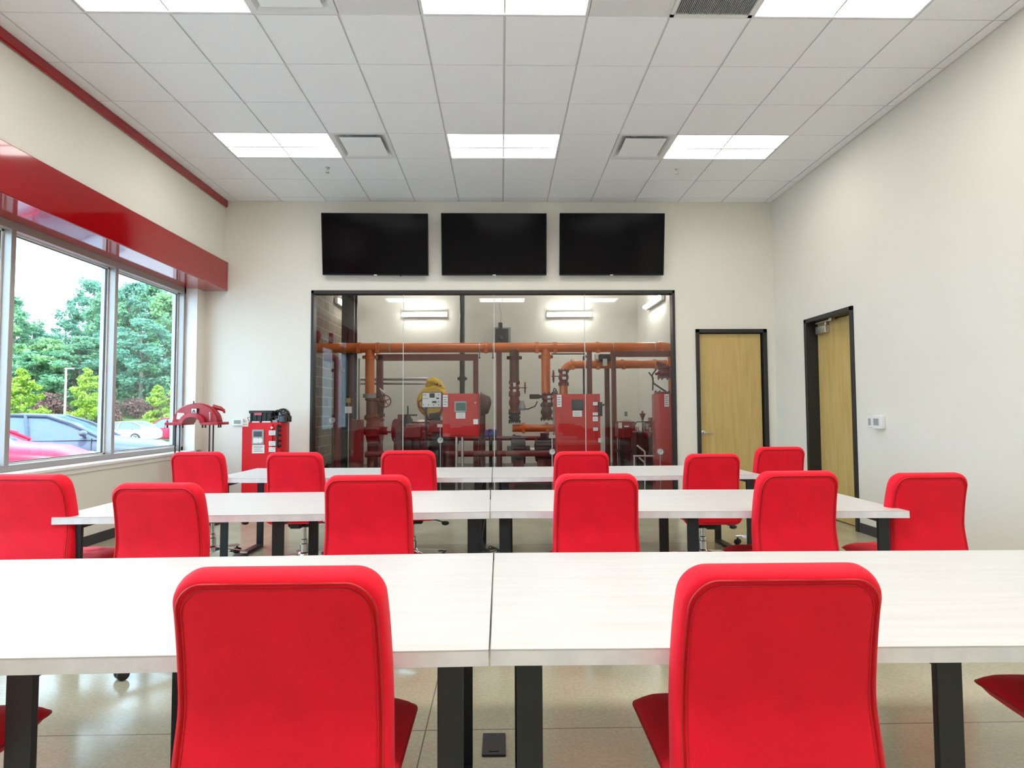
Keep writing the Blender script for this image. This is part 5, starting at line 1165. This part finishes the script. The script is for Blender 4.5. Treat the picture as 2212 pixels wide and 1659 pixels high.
for i, (px, py, Y, kd) in enumerate(FT):
    Y *= 1.62; q = W(px, py, Y); hgt = q.z-gz(Y); pr = protos[kd]; h0 = (10.5, 12.0, 9.0)[kd]; lb = 'tall green forest tree, '+names_ft[i]
    if kd in used: o = dup(pr, (q.x, Y, gz(Y)), i*1.3, lb)
    else: o = pr; o.location = (q.x, Y, gz(Y)); o['label'] = lb; used.add(kd)
    sc = hgt/h0; o.scale = (max(1.2, sc), max(1.2, sc), sc)
def sapling(px, py, Y, w, label, m=LEAF_Y, seed=5, name='young_tree'):
    Y *= 1.87; w *= 1.87; q = W(px, py, Y); h = q.z-gz(Y); rg = random.Random(seed); t = thing(name, label, 'tree', (q.x, Y, gz(Y)), 0, 'young trees by the parking lot')
    cs, rs = [], []
    for i in range(80):
        u = rg.random(); z = h*(.22+.72*u); d = w*(1-u)**.7*rg.uniform(.2, 1); an = rg.uniform(0, 6.28); cs.append((d*math.cos(an), d*math.sin(an), z)); rs.append(w*.17*(1.1-.5*u))
    tk = MB().tube([(0,0,0),(.02,0,h*.5),(0,0,h*.97)], [.06,.04,.012], 8)
    for c in cs[::3]: tk.tube([(0,0,c[2]-.3),c], [.02,.008], 5)
    build(tk, 'trunk', BARK, t, world=False)
    leaves('foliage', cs, rs, 70, .12, m, t, seed)
sapling(48, 790, 24, 1.15, 'yellow green young tree at the left end of the window')
sapling(190, 788, 25, 1.05, 'yellow green young tree in the middle pane right of the lamp post', seed=6)
sapling(342, 828, 24, .80, 'small yellow green young tree in the right pane', seed=7)
sapling(398, 800, 24, 1.0, 'yellow green young tree half hidden by the right jamb', seed=8)
for i, (px, py, Y, w, lb_) in enumerate(((103, 843, 29, 1.0, 'rusty shrub left of the lamp post'), (232, 858, 29, .9, 'rusty shrub right of the middle young tree'), (300, 850, 30, .9, 'rusty shrub left of the small young tree'), (385, 852, 30, .9, 'rusty shrub by the right jamb'))):
    Y *= 1.72; w *= 1.72; q = W(px, py, Y); t = thing('shrub', lb_, 'shrub', (q.x, Y, gz(Y)), 0, 'rusty shrubs'); h = q.z-gz(Y)
    rg = random.Random(i); cs = [(rg.uniform(-w,w)*.8, rg.uniform(-.5,.5), h*rg.uniform(.2,.8)) for _ in range(12)]
    build(MB().tube([(0,0,0),(0,0,h*.6)], .03, 6), 'stem', BARK, t, world=False); leaves('foliage', cs, [.65]*12, 150, .11, LEAF_R, t, 90+i)
# dense undergrowth along the forest edge: nobody could count it
rg = random.Random(8); cs = []; rs = []
for i in range(170): y = rg.uniform(54, 74); cs.append((-rg.uniform(.52, .95)*y, y, gz(y)+rg.uniform(.2, 5.5))); rs.append(rg.uniform(1.1, 2.1))
par = thing('undergrowth', 'dense green undergrowth filling the forest edge below the crowns', 'undergrowth'); par['kind'] = 'stuff'
o = leaves('undergrowth_foliage', cs, rs, 200, .22, LEAF[0], par, 77); o['kind'] = 'stuff'
